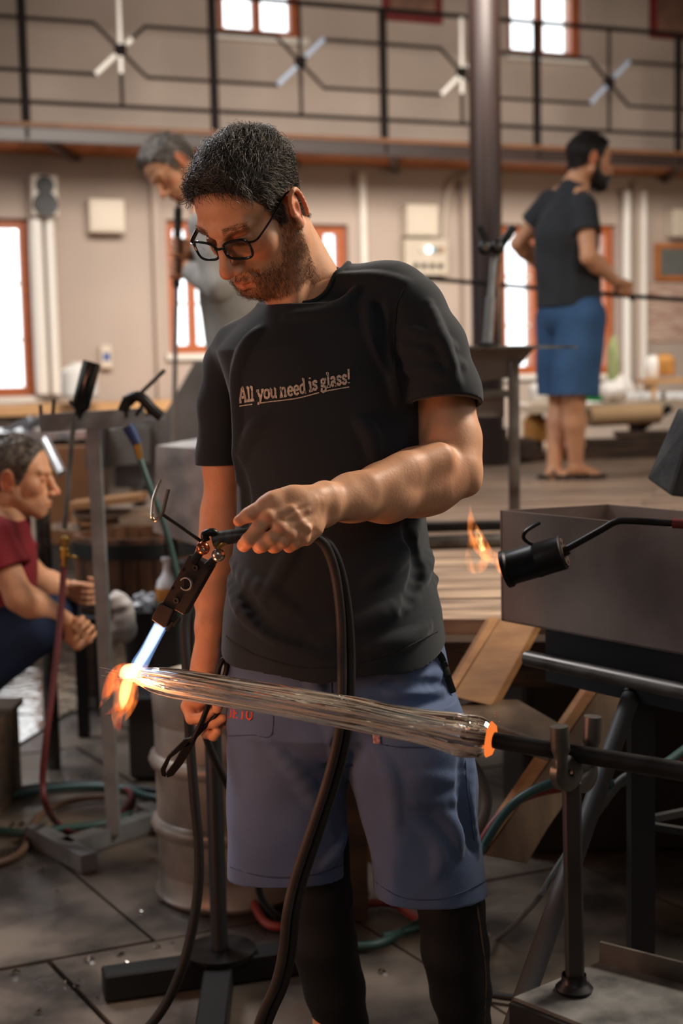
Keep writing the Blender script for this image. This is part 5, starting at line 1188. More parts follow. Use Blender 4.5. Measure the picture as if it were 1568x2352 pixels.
J = dict(neck=P(1322,428,Yb_), chest=P(1300,545,Yb_), pelvis=P(1306,700,Yb_), shL=P(1262,468,Yb_+.12), shR=P(1340,480,Yb_-.12), elL=P(1190,560,Yb_+.22), wrL=P(1240,612,Yb_+.30),
         elR=P(1352,590,Yb_-.22), wrR=P(1412,645,Yb_-.05), hipL=P(1284,730,Yb_+.08), hipR=P(1334,735,Yb_-.08), knL=P(1286,920,Yb_+.10), knR=P(1318,922,Yb_-.10),
         anL=P(1270,1088,Yb_+.02), anR=P(1322,1074,Yb_-.02), toL=P(1328,1108,Yb_-.02), toR=P(1366,1090,Yb_+.0), heL=P(1260,1106,Yb_+.02), heR=P(1310,1090,Yb_+.02))
rodA, rodB = P(980,640,Yb_+.34), P(1442,680,Yb_+.02); rodC = P(1620,692,Yb_-.05)
o1 = figure('bearded man in black T-shirt and bright blue shorts standing on the platform, back turned', J, basis((.93,.22,-.18),(0,.05,1)), P(1352,372,Yb_), 1.04, None, m_navy, m_blue2, .93, sleeve=.52,
       shirt_cut=(P(1310,706,Yb_),(0,0,-1)), grips=[(P(1432,668,Yb_+.01),(.75,-.1,-.35),(-.5,0,.6),.010,J['wrR'],1)], hairm=m_hair2, beard=.014, hairlen=.014, pant_r=(.110,.104,.07))
m_sand = mat('black_sandal', (24,23,22), .6, var=.1)
for s in 'LR':
    hl, t_, an = J['he'+s], J['to'+s], J['an'+s]; d = U((t_-hl)*[1,1,0]); zz = PZ+.004; a = hl*[1,1,0]-d*.045; b = t_*[1,1,0]+d*.06
    sd = np.cross([0,0,1.],d)
    pts = [a+sd*.03, a-d*.015, a-sd*.03, (a+b)/2-sd*.034, b-sd*.04-d*.05, b, b+sd*.04-d*.05, (a+b)/2+sd*.034]
    sl = MB().prism([q+[0,0,zz] for q in pts], (0,0,.018)).build('sandal', m_sand, o1)
    for c_, r_, tilt in ((hl*.75+an*.25+[0,0,.012],.043,.5), (hl*.35+t_*.65+[0,0,.006],.043,.0), (hl*.7+t_*.3+[0,0,.03],.046,-.5)):
        rg = [c_+sd*math.cos(a_)*r_+(np.array([0,0,1])*math.cos(tilt)+d*math.sin(tilt))*math.sin(a_)*r_ for a_ in np.linspace(0,6.28,21)]; MB().tube(rg, .006, 6, cap=False).build('strap', m_sand, sl, True)
rod = thing('blowpipe', 'long thin dark iron held level by the bearded man on the platform', 'pipe', (rodA+rodC)/2)
MB().tube([rodA, (rodA+rodB)/2, rodB, rodC], .012, 10).build('shaft', m_dark, rod, True); MB().tube([P(1432,672,Yb_+.01), P(1456,692,Yb_+.0)], .008, 8).build('catch', m_dark, rod, True)
# man blowing down a pipe, behind the glassmaker
m_grey_sh = mat('light_grey_shirt', (150,146,138), .85, var=.2, scale=9); m_hair3 = mat('silver_hair', (150,142,132), .5, rgb2=(84,76,70), scale=60)
Yp = 5.95
J = dict(neck=P(470,440,Yp), chest=P(530,590,Yp+.1), pelvis=P(560,800,Yp+.1), shL=P(505,500,Yp+.18), shR=P(470,520,Yp-.16), elL=P(480,640,Yp+.22), wrL=P(425,580,Yp+.08),
         elR=P(505,660,Yp-.25), wrR=P(434,622,Yp-.06), hipL=P(570,830,Yp+.18), hipR=P(560,830,Yp), knL=P(580,980,Yp+.18), knR=P(590,980,Yp-.02),
         anL=P(585,1090,Yp+.18)*[1,1,0]+[0,0,PZ+.08], anR=P(600,1100,Yp-.02)*[1,1,0]+[0,0,PZ+.08], toL=P(545,1100,Yp+.14)*[1,1,0]+[0,0,PZ+.03], toR=P(560,1100,Yp-.06)*[1,1,0]+[0,0,PZ+.03], heL=P(598,1100,Yp+.2)*[1,1,0]+[0,0,PZ+.03], heR=P(612,1100,Yp)*[1,1,0]+[0,0,PZ+.03])
pm = PS([(412,462,Yp+.02),(408,620,Yp),(402,760,Yp),(399,1000,Yp)],1)
figure('grey-haired man in a light grey shirt blowing down an upright pipe, behind the glassmaker', J, basis((-.50,-.42,-.76),(-.72,-.2,.55)), P(398,388,Yp), 1.06, None, m_grey_sh, mat('beige_trousers',(120,108,94),.85), 1.8, sleeve=2.,
       shirt_cut=(P(560,860,Yp),(0,0,-1)), grips=[(P(407,566,Yp),(0,0,1),(1,.1,0),.014,J['wrL'],1),(P(405,614,Yp-.01),(0,0,1),(1,-.1,0),.014,J['wrR'],1)], hairm=m_hair3, hairlen=.02, seedn=8)
bpv = thing('blowpipe', 'upright blowpipe with dark sleeve held to the mouth of the grey-haired man', 'pipe', pm[-1])
MB().tube([P(411,462,Yp+.01), P(409,480,Yp+.01)], .009, 10).build('mouthpiece', m_steel, bpv, True)
MB().tube([P(409,478,Yp+.01), P(405,660,Yp)], .017, 14).build('sleeve', mat('dark_green_sleeve',(44,46,40),.5), bpv, True)
MB().tube([P(405,655,Yp), P(398,1035,Yp)], .011, 12).build('shaft', mat('pale_steel_tube',(150,140,134),.35,.6), bpv, True)
# squatting man at the left edge
m_red2 = mat('crimson_cotton', (124,24,34), .85, var=.2, scale=9); m_jean = mat('dark_blue_denim', (28,46,76), .85, var=.25, scale=12)
Yq = 4.15
J = dict(neck=P(12,1190,Yq), chest=P(-35,1290,Yq+.02), pelvis=P(-95,1470,Yq), shL=P(-10,1225,Yq+.17), shR=P(-18,1240,Yq-.16), elL=P(95,1340,Yq+.14), wrL=P(165,1358,Yq+.14),
         elR=P(45,1372,Yq-.20), wrR=P(150,1425,Yq-.14), hipL=P(-90,1490,Yq+.10), hipR=P(-90,1490,Yq-.10), knL=P(118,1400,Yq+.16), knR=P(88,1440,Yq-.14),
         anL=P(-70,1640,Yq+.16)+[0,0,.05], anR=P(-90,1640,Yq-.14)+[0,0,.05], toL=P(-60,1640,Yq+.16)+[0,0,.03], toR=P(-80,1640,Yq-.14)+[0,0,.03], heL=P(-110,1640,Yq+.16)+[0,0,.03], heR=P(-130,1640,Yq-.14)+[0,0,.03])
figure('man in a red T-shirt and jeans crouching at the left edge with arms stretched out', J, basis((.97,.05,-.10),(.02,0,1)), P(38,1102,Yq), 1.0, None, m_red2, m_jean, 1.8, sleeve=.55,
       shirt_cut=(P(-95,1500,Yq),(0,0,-1)), grips=[(P(200,1356,Yq+.14),(.2,-.3,.9),(-1,0,0),.02,J['wrL'],1),(P(190,1452,Yq-.14),(.6,.0,-.6),(-1,0,.6),.02,J['wrR'],1)], hairm=mat('short_grey_brown_hair',(112,100,88),.5,rgb2=(60,52,46),scale=60), hairlen=.010, seedn=9, pant_r=(.105,.078,.07), squat=True)
cz_ = P(0,1640,Yq)[2]-.03; xr_ = P(-8,1640,Yq)[0]
cr = thing('crate', 'low dark crate under the kneeling legs at the left edge', 'crate', [xr_-.35,Yq,0])
for i in range(4): MB().box([xr_-.35,Yq-.27+.18*i,cz_-.012], (.7,.17,.02)).build('slat', m_beam, cr)
for sx in (-.68,-.02): MB().box([xr_+sx,Yq,(cz_-.022)/2], (.03,.6,cz_-.022)).build('side_board', m_beam, cr)
# ------------------------------------------------------------------ left : torch rack, tubs, machinery
Yl = 3.98
tp_ = thing('torch_rack', 'grey steel T-shaped rack standing on the floor with two torches hung on it', 'rack', G(262,1915,0))
MB().bar(G(262,1915,.03), P(214,975,Yl), .036, .036, up=(0,1,0)).build('post', m_zinc, tp_)
MB().bar(P(92,972,Yl-.02), P(332,957,Yl+.02), .05, .05, up=(0,0,1)).build('cross_angle', m_zinc, tp_)
for x,y,x2,y2 in ((95,972,93,930),(120,968,124,918),(183,950,160,920),(290,960,285,910),(312,955,330,925)): MB().cyl(P(x,y,Yl-.03), P(x2,y2,Yl-.03), .005, n=8).build('prong', m_dark, tp_)
MB().bar(G(78,1912,.025), G(205,1982,.025), .05,.05).build('foot_bar', m_zinc, tp_); MB().bar(G(150,1950,.025), G(345,1885,.025), .05,.05).build('foot_bar', m_zinc, tp_); MB().bar(G(330,1862,.025), G(400,1900,.025), .05,.05).build('foot_bar', m_zinc, tp_)
h1_ = thing('hanging_torch', 'long black canister torch standing tilted in the rack, red hose below', 'torch', P(165,1100,Yl-.05))
a_, b_ = P(184,938,Yl-.05), P(211,832,Yl-.05); ax = U(b_-a_); L = np.linalg.norm(b_-a_)
MB().lathe([(0,-.03),(.010,-.03),(.012,-.01),(.022,0),(.0255,.005),(.0255,L),(.0215,L),(.0215,.02),(0,.02)], a_, ax, 24).build('canister', m_black, h1_, True)
MB().tube(PS([(182,945,Yl-.05),(168,985,Yl-.06),(160,1080,Yl-.07),(148,1215,Yl-.08)],4), .008, 8).build('tube', m_steel, h1_, True)
MB().lathe([(0,0),(.010,0),(.010,.02),(.014,.022),(.014,.05),(.010,.052),(.012,.08),(.008,.085),(0,.085)], P(147,1300,Yl-.08), U(P(149,1210,Yl-.08)-P(147,1300,Yl-.08)), 14).build('valve', m_brass, h1_, True)
MB().cyl(P(150,1275,Yl-.08), P(176,1282,Yl-.1), .006, n=8).build('valve_tap', m_brass, h1_, True)
h2_ = thing('hanging_torch', 'torch with blue grip and thin bent rod hooked on the right end of the rack', 'torch', P(310,960,Yl-.06))
MB().tube([P(378,850,Yl-.06), P(318,908,Yl-.06), P(300,930,Yl-.06)], .006, 8).build('rod', m_steel, h2_, True)
MB().tube(PS([(282,945,Yl-.06),(296,918,Yl-.06),(322,912,Yl-.06),(350,940,Yl-.06),(372,958,Yl-.06)],4), .016, 10).build('burner_body', m_dark, h2_, True)
MB().tube([P(294,978,Yl-.08), P(316,1020,Yl-.08)], [.018,.014], 10).build('blue_grip', mat('blue_grip',(30,50,96),.45), h2_, True)
MB().tube([P(314,1020,Yl-.08), P(322,1055,Yl-.08)], [.012,.009], 10).build('fitting', m_brass, h2_, True)
hose('gas_hose', [(147,1300,Yl-.08),(140,1400,Yl-.1),(126,1540,Yl-.15),(108,1680,Yl-.2),(98,1790,Yl-.2),(106,1850,Yl-.2),G(132,1892,.02),G(175,1916,.012),G(235,1905,.012),G(288,1858,.012),G(300,1822,.012),G(270,1805,.012)], .0095, mat('dark_red_hose',(96,40,42),.5), 'dark red hose dropping from the canister torch to the floor')
hose('gas_hose', [(322,1055,Yl-.08),(345,1120,Yl-.1),(372,1190,Yl-.1),(395,1270,Yl-.1),(408,1340,Yl-.1),(414,1450,Yl-.05),(420,1600,Yl),G(420,1880,.012)], .0088, m_green, 'dark green hose dropping from the blue grip torch')
for L, mm, lb in (([(-60,1900),(0,1838),(90,1816),(200,1806),(290,1812),(345,1830),(420,1836)], m_green, 'dark green hose loop lying on the floor under the rack'), ([(-80,1870),(0,1826),(80,1808),(180,1800),(300,1808),(420,1826)], m_black2, 'black hose lying along the back of the floor coil'),
                  ([(-60,1990),(0,1982),(50,1955),(72,1900),(110,1860),(180,1836),(270,1828)], mat('tan_hose',(104,80,64),.5), 'tan brown hose bending to the left edge of the floor'), ([(-40,1904),(60,1912),(150,1902),(230,1892),(300,1870)], m_green, 'second green hose strand passing behind the rack foot')):
    hose('floor_hose', [G(x,y,.012) for x,y in L], .011, mm, lb)
# wooden tub with staves
Yt_ = 5.3; tb0 = .46
tc = P(318,1230,Yt_)*[1,1,0]; rz = P(318,1222,Yt_)[2]; r_ = R_(150,Yt_)
tub = thing('wooden_tub', 'half barrel of brown staves with a dark hoop, behind the torch rack', 'tub', tc)
m_st = mat('stave_wood', (118,78,50), .55, rgb2=(70,44,30), scale=4, stretch=(5,5,1)); nS = 26
for k in range(nS):
    a0, a1 = 2*math.pi*(k+.04)/nS, 2*math.pi*(k+.96)/nS; V = []
    for h, rr_ in ((tb0,.93),(tb0+(rz-tb0)*.25,.97),(tb0+(rz-tb0)*.5,.99),(tb0+(rz-tb0)*.8,1.0),(rz,.985)):
        for a, q in ((a0,r_*rr_),(a1,r_*rr_),(a1,r_*rr_-.025),(a0,r_*rr_-.025)): V.append(tc+[q*math.cos(a), q*math.sin(a), h])
    Fc = [(i*4+j, i*4+(j+1)%4, i*4+4+(j+1)%4, i*4+4+j) for i in range(4) for j in range(4)]+[(3,2,1,0),(16,17,18,19)]
    MB().add(V,Fc).build('stave', m_st, tub)
tbs = thing('tub_stand', 'dark four-legged stand under the wooden tub', 'stand', tc); MB().box(tc+[0,0,tb0-.03], (.46,.46,.05), bev=.005).build('top', m_dkp, tbs)
for sx in (-1,1):
    for sy in (-1,1): MB().box(tc+[sx*.2,sy*.2,(tb0-.055)/2], (.04,.04,tb0-.055)).build('leg', m_dkp, tbs)
for h in (rz-.075, tb0+.02): MB().lathe([(r_*.998,h),(r_*1.012,h),(r_*1.012,h+.055),(r_*.990,h+.055)], tc, n=40).build('hoop', m_black2, tub, True)
MB().lathe([(0,rz-.07),(r_*.93,rz-.07)], tc, n=40).build('water', mat('dark_water',(20,16,14),.05,var=0), tub)
# ice bucket, ice and bottle
bcx = P(345,1400,4.75)*[1,1,0]; bz = P(345,1402,4.75)[2]
bk_ = thing('bucket', 'black tub heaped with ice, behind the white keg rim', 'bucket', bcx)
MB().lathe([(0,.29),(.085,.29),(.10,bz),(.105,bz),(.105,bz+.01),(.096,bz+.01),(.09,bz-.03),(0,bz-.03)], bcx, n=32).build('tub', m_black2, bk_, True)
m_ice = mat('crushed_ice', (214,216,220), .25, var=.15, scale=40)
for i in range(34):
    a, q = rnd.uniform(0,6.28), .085*math.sqrt(rnd.random()); c = bcx+[q*math.cos(a), q*math.sin(a), bz+.005+rnd.uniform(0,.07)*(1-q/.16)]; s_ = rnd.uniform(.016,.028)
    MB().box(c, (s_,s_*.8,s_*.9), Rz(rnd.uniform(0,3))@Rx(rnd.uniform(0,3)), .003).build('ice_cube', m_ice, None); tag(COL.objects[-1], 'pale ice cube heaped in the black tub', 'ice', 'ice cubes in the black tub')
m_white2 = mat('white_cloth', (196,192,190), .8, var=.2, scale=10)
cf = Fld(P(270,1400,4.3)-[.12,.12,.2], P(270,1400,4.3)+[.12,.12,.16], .006); cc_ = P(268,1400,4.3)
cf.ell(cc_, (.036,.04,.07), k=.02); cf.ell(cc_+[.02,0,-.05], (.034,.04,.06), k=.02); cf.ell(cc_+[-.02,0,-.07], (.03,.04,.05), k=.02); cf.noise(.007,70,3); cf.noise(.003,150,4); a_, b_ = cf.mesh(); tag(link_mesh('cloth_bundle', a_, b_, m_white2, None, True), 'crumpled white cloth bundle hung behind the grey rack post', 'cloth')
bo = P(387,1385,4.5); btl = thing('bottle', 'round glass bottle with orange drink standing behind the torch', 'bottle', bo)
MB().lathe([(0,0),(.034,0),(.040,.012),(.040,.05),(.034,.075),(.018,.095),(.013,.11),(.013,.135),(.019,.14),(.019,.15),(0,.15)], bo, n=26).build('glass', mat('pale_glass',(225,228,230),.05,var=0,spec=.8), btl, True)
MB().lathe([(.0405,.008),(.0412,.012),(.0412,.048),(.0405,.052)], bo, n=26).build('orange_drink', mat('orange_drink',(206,140,62),.3,var=.1), btl, True)
bx = thing('work_box', 'dark bench box carrying the ice tub and the bottle', 'box', G(340,1700,0)*[1,1,0]); 
MB().box(P(385,1500,4.72)*[1,1,0]+[0,-.0,.15], (.22,.46,.28), bev=.01).build('carcass', m_dkp, bx); bt_z = P(387,1385,4.5)[2]
MB().box(np.array([bo[0],bo[1],bo[2]/2+.145]), (.10,.10,bo[2]-.295), bev=.004).build('pedestal', m_dkp, bx)
# galvanised panel box, machine hood, timber, posts
pb = thing('galvanised_bin', 'pale galvanised sheet bin between the hood and the glassmaker arm', 'bin', P(430,1290,4.5)*[1,1,0]+[0,0,0])
Yz = 4.45; Q0 = [P(358,1024,Yz),P(560,1036,Yz-.15),P(560,1285,Yz-.15),P(352,1222,Yz)]; 
MB().prism(Q0, (.10,.5,0)).build('panel', mat('speckled_galvanised',(204,202,198),.5,.1,rgb2=(160,158,156),scale=14,detail=9), pb)
for x in (362,520): q = P(x,1240,Yz-.02)+[.10,.42,0]; MB().bar(q*[1,1,0], q, .04,.04,up=(0,1,0)).build('leg', m_dark, pb)
for x in (362,520): q = P(x,1240,Yz-.02); MB().bar(q*[1,1,0]+[.03,.1,0], q+[.03,.1,.0], .04,.04,up=(0,1,0)).build('leg', m_dark, pb)
dt = thing('dark_tank', 'black round tank with steel rim under the galvanised bin', 'tank', P(490,1300,4.15)*[1,1,0]); tk = P(490,1300,4.15)*[1,1,0]; tz = P(400,1288,4.15)[2]
MB().lathe([(0,0),(.095,0),(.095,tz-.03),(.105,tz-.02),(.105,tz),(.09,tz),(.09,tz-.05),(0,tz-.05)], tk, n=30).build('shell', m_dkp, dt, True)
hd_ = thing('machine_hood', 'large grey sloped machine hood on the left behind the torch rack', 'machine', P(330,1150,6.75)*[1,1,0]+[0,0,PZ])
m_hood = mat('grey_brown_machine_paint', (112,104,98), .6, .1, rgb2=(84,78,74), scale=3); Yh = 6.75
MB().prism([P(x,y,Yh) for x,y in ((262,965),(372,958),(446,828),(600,828),(600,1120),(262,1120))], (.1,.45,0)).build('hood', m_hood, hd_, bevel=.01)
MB().prism([P(x,y,Yh-.03) for x,y in ((232,985),(345,978),(345,1065),(232,1075))], (0,.03,0)).build('front_panel', mat('grey_panel',(126,120,112),.5,.1), hd_, bevel=.005)
MB().prism([P(x,y,Yh-.1) for x,y in ((196,975),(240,975),(240,1078),(196,1078))], (0,.2,0)).build('side_box', m_hood, hd_, bevel=.005)
MB().cyl(P(300,1200,Yh-.1), P(338,1100,Yh-.1), .022, n=12).build('strut', m_steel, hd_, True); MB().cyl(P(438,1190,Yh-.1), P(438,1110,Yh-.1), .022, n=12).build('strut', m_steel, hd_, True)
tmb = thing('timber_stack', 'stack of brown boards lying under the machine hood', 'timber', P(250,1190,5.7)*[1,1,0]+[0,0,P(250,1215,5.7)[2]])
for i,(x0,y0,x1,y1) in enumerate(((165,1160,330,1140),(168,1178,372,1176),(175,1196,400,1190),(150,1212,300,1214))): MB().bar(P(x0,y0,5.75+.02*i), P(x1,y1,5.75+.1*i), .2, .026, up=(0,0,1)).build('board', m_plank if i%2 else mat('tan_board',(168,122,82),.6), tmb)
for y_ in (5.78,): 
    for x_ in (200,330): q = P(x_,1215,y_); MB().box([q[0],q[1]+.02,(q[2]-.03)/2], (.06,.2,q[2]-.03)).build('trestle', m_beam, tmb)
for x0,y0,x1,y1,r_,lb in ((104,1010,142,1086,.022,'long'),): tag(MB().cyl(P(x0,y0,6.6), P(x1,y1,6.5), r_, n=12).build('steel_or_glare_tube', mat('glare_tube',(235,235,235),.18,.6,var=0), None, True), '%s pale tube standing in for window glare behind the crouching man' % lb, 'tube')  # window glare built as an added pale tube
gp_ = thing('steel_post', 'short grey round post with collar beside the red shirted man', 'post', P(100,1500,4.7)*[1,1,0]); q = P(97,1165,4.7)
MB().cyl(q*[1,1,0], q, .026, n=16).build('tube', m_steel, gp_, True); MB().cyl(q-[0,0,.02], q+[0,0,.03], .018, n=16).build('collar', m_dark, gp_, True); MB().cyl(q+[0,0,.03], q+[0,0,.06], .012, n=12).build('spindle', m_zinc, gp_, True)
# wet patch on the floor
pud = []
for k in range(40):
    a = 2*math.pi*k/40; c = G(130,1545,.0035); rr_ = 1+.22*math.sin(3*a+1)+.12*math.sin(7*a); pud.append(c+[.62*rr_*math.cos(a), 1.15*rr_*math.sin(a), 0])
o = MB().prism(pud, (0,0,.0015)).build('puddle', mat('wet_floor',(60,54,50),.05,var=.2,scale=6,bump=1.,bscale=11,spec=1.,rvar=.03), None); tag(o, 'spilled water puddle glaring white on the concrete beside the crouching man', 'puddle')
# ------------------------------------------------------------------ back wall fittings
def fit(name, label, cat, x0, y0, x1, y1, d, mm, sub=None, group=None):
    a,b,c,e = rect(x0,y0,x1,y1); o = thing(name, label, cat, WP((a+b)/2,c,.0), group); m = MB(); wbox(m,a,b,c,e,.002,d); m.build('case', mm, o, bevel=.012); return o,(a,b,c,e)
m_cream = mat('cream_plastic', (206,194,176), .45, var=.05)
o,_ = fit('wall_heater','square cream wall box between the speaker and the blowing man','wall box',196,462,277,538,.16,m_cream); m=MB(); wbox(m,_[0]+.03,_[1]-.03,_[2]+.03,_[3]-.03,.16,.168); m.build('cover', m_cream, o)
o,_ = fit('wall_heater','square cream wall box above the control panel','wall box',918,474,990,546,.16,m_cream); m=MB(); wbox(m,_[0]+.03,_[1]-.03,_[2]+.03,_[3]-.03,.16,.168); m.build('cover', m_cream, o)
o,_ = fit('wall_heater','cream wall box at the right edge above the chalkboard','wall box',1524,484,1600,548,.16,m_cream); m=MB(); wbox(m,_[0]+.03,_[1]-.03,_[2]+.03,_[3]-.03,.16,.168); m.build('cover', m_cream, o)
o,(a,b,c,e) = fit('control_panel','cream control panel with round buttons and a lit white lamp','control panel',916,552,1014,634,.14,mat('panel_cream',(196,184,166),.5,var=.05))
for k in range(4): q = WP(a+(b-a)*(.22+.19*k), c+(e-c)*.25, .15); MB().lathe([(0,.02),(.022,.018),(.026,0)], q, -WN, 14).build('button', m_black2, o, True)
for k,cc in enumerate(((210,205,190),(255,255,255),(120,150,150),(160,120,90))):
    q = WP(a+(b-a)*(.38+.14*k), c+(e-c)*.70, .15); MB().lathe([(0,.02),(.028,.016),(.03,0)], q, -WN, 14).build('lamp', emitter('lamp_white',(255,255,255),3.) if k==1 else mat('lamp_%d'%k,cc,.3,var=0), o, True)
o,(a,b,c,e) = fit('loudspeaker','pale loudspeaker with two dark cones high on the left wall','speaker',62,410,122,502,.22,mat('pale_grey_speaker',(200,190,178),.4,var=.05))
for zc_, rr_ in ((.74,.075),(.28,.10)): q = WP((a+b)/2, c+(e-c)*zc_, .222); MB().lathe([(rr_,.0),(rr_,.012),(rr_*.85,.012),(rr_*.35,-.0),(0,.01)], q, -WN, 24).build('cone', mat('speaker_cone',(30,29,28),.5,var=0), o, True)
o,_ = fit('chalkboard','small wood framed chalkboard on the right end of the wall','board',1500,560,1600,646,.05,m_deckwood); a,b,c,e=_; m=MB(); wbox(m,a+.05,b-.05,c+.05,e-.05,.05,.054); m.build('writing_surface', mat('chalk_grey',(52,54,52),.7,rgb2=(96,98,94),scale=9,lo=.55,hi=.8), o)
o,_ = fit('wall_notice','pinkish printed sheet pinned low on the right wall end','notice',1484,650,1600,786,.012,mat('printed_sheet',(196,176,158),.8,rgb2=(150,110,100),scale=6,stretch=(1,1,8)))
o,_ = fit('wall_notice','small white dispenser with blue label on the left wall','dispenser',226,794,252,846,.09,m_cream); a,b,c,e=_; m=MB(); wbox(m,a+.02,b-.02,c+.06,e-.06,.09,.095); m.build('blue_label', mat('blue_label',(52,84,150),.5), o)
tag(MB().tube([onwp for onwp in [WP(*onw(x,y,.06),.06) for x,y in ((1018,560),(1020,500),(1028,440),(1045,410),(1080,400))]], .012, 8).build('wall_cable', m_cream, None, True), 'thin cable rising from the control panel to the gallery', 'cable')
# left bench along the wall
bz1 = P(250,926,10.6)[2]
def wb3(m, t0, t1, z0, z1, d0, d1): m.hexa([WP(t,z,d) for z in (z0,z1) for t,d in ((t0,d0),(t1,d0),(t1,d1),(t0,d1))])
tA, tB = onw(-200,930,.5)[0], onw(470,930,.5)[0]
bn = thing('workbench', 'long pine bench running below the left windows', 'bench', WP((tA+tB)/2,0,.5))
m=MB(); wb3(m,tA,tB,bz1-.08,bz1,.12,.80); m.build('bench_top', mat('bench_pine',(206,158,108),.5,var=.15), bn)
m=MB(); wb3(m,tA,tB,bz1-.26,bz1-.08,.70,.74); m.build('apron', mat('bench_dark',(70,54,42),.6), bn)
for t in np.linspace(tA+.1,tB-.1,5): m=MB(); wb3(m,t-.05,t+.05,0,bz1-.08,.66,.76); m.build('leg', mat('bench_dark',(70,54,42),.6), bn)
bn2 = thing('steel_bench', 'bright steel topped table in front of the pine bench at the far left', 'bench', P(60,1000,7.2)*[1,1,0]); q=P(60,996,7.2)
MB().box(q+[-.1,0,0], (1.3,.6,.04)).build('table_top', mat('bright_steel',(190,190,192),.25,.7,var=.1), bn2)
for sx in (-.7,.5): MB().box([q[0]-.1+sx*.9,q[1]-.25,q[2]/2-.01], (.05,.05,q[2]-.02)).build('leg', m_dark, bn2)
MB().box([q[0]+.25,q[1]-.1,q[2]-.30], (.30,.4,.5), bev=.01).build('drawer_box', mat('orange_brown_board',(150,100,62),.6), bn2)
for x0,y0,x1,y1,r_ in ((60,985,100,958,.022),(10,990,70,962,.016)): tag(MB().cyl(P(x0,y0,7.2), P(x1,y1,7.0), r_, n=12).build('steel_or_glare_tube', mat('bright_steel',(190,190,192),.25,.7,var=.1), None, True), 'bright steel tube lying on the steel table, %s one' % ('thicker' if r_ > .02 else 'thinner'), 'tube')
def jar(x, y, Y, r, h, mm, lab, cat='jar', prof=None):
    q = P(x,y,Y); o = thing(cat.replace(' ','_'), lab, cat, q); prof = prof or [(0,0),(r*.9,0),(r,h*.06),(r,h*.75),(r*.7,h*.88),(r*.5,h*.92),(r*.5,h)]
    MB().lathe(prof+[(0,h)], q, n=20).build('glass_wall' if 'glass' in lab else 'shell', mm, o, True); return o
m_white3 = mat('white_plastic', (226,222,216), .35, var=.03); m_greeng = mat('green_glass', (20,120,50), .05, var=0); m_amber = mat('amber_glass', (206,150,84), .15, var=.3, scale=20)
jar(184,912,10.6,.14,.26,m_white3,'white plastic canister on the pine bench behind the canister torch','canister')
jar(430,924,10.3,.04,.16,m_red2,'small red bottle on the right end of the pine bench','bottle')
# right side table on the platform
Yw = 9.2
zt3 = P(1400,925,Yw)[2]
rt = thing('work_table', 'long wooden work table with glassware behind the bearded man', 'table', P(1300,925,Yw)*[1,1,0]+[0,0,PZ])
xa, xb = P(1195,925,Yw)[0], 4.0
MB().hexa([np.array([x,y,z]) for z in (zt3-.05,zt3) for x,y in ((xa,Yw-.35),(xb,Yw-.1),(xb,Yw+.6),(xa,Yw+.35))]).build('table_top', mat('pale_table',(190,170,146),.3,var=.15), rt)
for x in np.linspace(xa+.1,xb-.2,5): MB().box([x,Yw-.1,(PZ+zt3-.05)/2], (.06,.06,zt3-.05-PZ)).build('leg', m_beam, rt)
zl = P(1400,1040,Yw)[2]; MB().hexa([np.array([x,y,z]) for z in (zl-.03,zl) for x,y in ((xa,Yw-.3),(xb,Yw-.05),(xb,Yw+.5),(xa,Yw+.3))]).build('shelf', m_beam, rt)
rl = thing('paper_roll', 'thick pale cardboard roll under the edge of the work table', 'roll', P(1430,960,8.9)); MB().cyl(P(1352,958,8.7), P(1512,950,8.8), .062, n=20).build('roll', mat('cardboard',(196,160,118),.7,var=.1), rl, True); MB().lathe([(.03,-.001),(.056,-.001)], P(1352,958,8.7), U(P(1512,950,8.8)-P(1352,958,8.7)), 20).build('roll_end', m_plank, rl)
MB().bar(P(1432,1010,8.85), P(1540,935,8.85), .03,.05).build('brace', m_dark, rt)
for i,(x,y,r,h,mm,lab,cat) in enumerate(((1498,868,.055,.15,m_white3,'white kettle-like pot on the raised shelf at the right','pot'),(1525,862,.07,.14,m_amber,'amber pot beside the white pot at the right','pot'),
    (1372,922,.045,.05,m_greeng,'small green glass piece on the work table','glass'),(1352,920,.04,.05,m_greeng,'smaller green glass piece left of the other green one','glass'),(1400,918,.07,.11,m_black2,'black lump of tool next to the green glass','tool'),
    (1408,912,.04,.40,mat('olive_glass',(150,160,110),.1,var=.2),'tall olive glass vase behind the bearded man','vase'),(1225,1010,.07,.17,m_amber,'amber glass jar on the low shelf, behind the hopper leg','jar'),(1248,1012,.06,.15,m_amber,'amber glass jar, right one on the low shelf','jar'),
    (1208,1040,.06,.10,m_white3,'white cup on the low shelf left of the amber jars','cup'),(1235,921,.06,.12,m_white3,'white pot at the left end of the work table','pot'),(1450,1060,.05,.12,m_white3,'pale cup under the table, right one','cup'),(1380,1055,.10,.04,m_white3,'wide pale dish on the lower shelf','dish'))):
    jar(x,y,Yw if y < 950 else Yw-.1, r, h, mm, lab, cat)
rs_ = thing('raised_shelf', 'small pine shelf carrying pots at the right end of the table', 'shelf', P(1530,890,Yw)); MB().box(P(1540,874,Yw), (.40,.3,.03)).build('shelf_board', mat('bench_pine',(206,158,108),.5,var=.15), rs_)
for x in (1492,1590): MB().box(P(x,895,Yw), (.03,.28,.11)).build('side', mat('bench_pine',(206,158,108),.5,var=.15), rs_)
cf = Fld(P(1415,890,Yw)-[.25,.2,.12], P(1415,890,Yw)+[.25,.2,.2], .009); cc_ = P(1412,898,Yw); cf.ell(cc_,(.11,.09,.09),k=.03); cf.ell(cc_+[.06,0,.02],(.06,.06,.07),k=.02); cf.noise(.010,45,3); a_,b_=cf.mesh(); tag(link_mesh('plastic_bag', a_, b_, mat('white_film',(216,212,208),.25,var=.05), None, True), 'crumpled white plastic bag on the work table', 'bag')
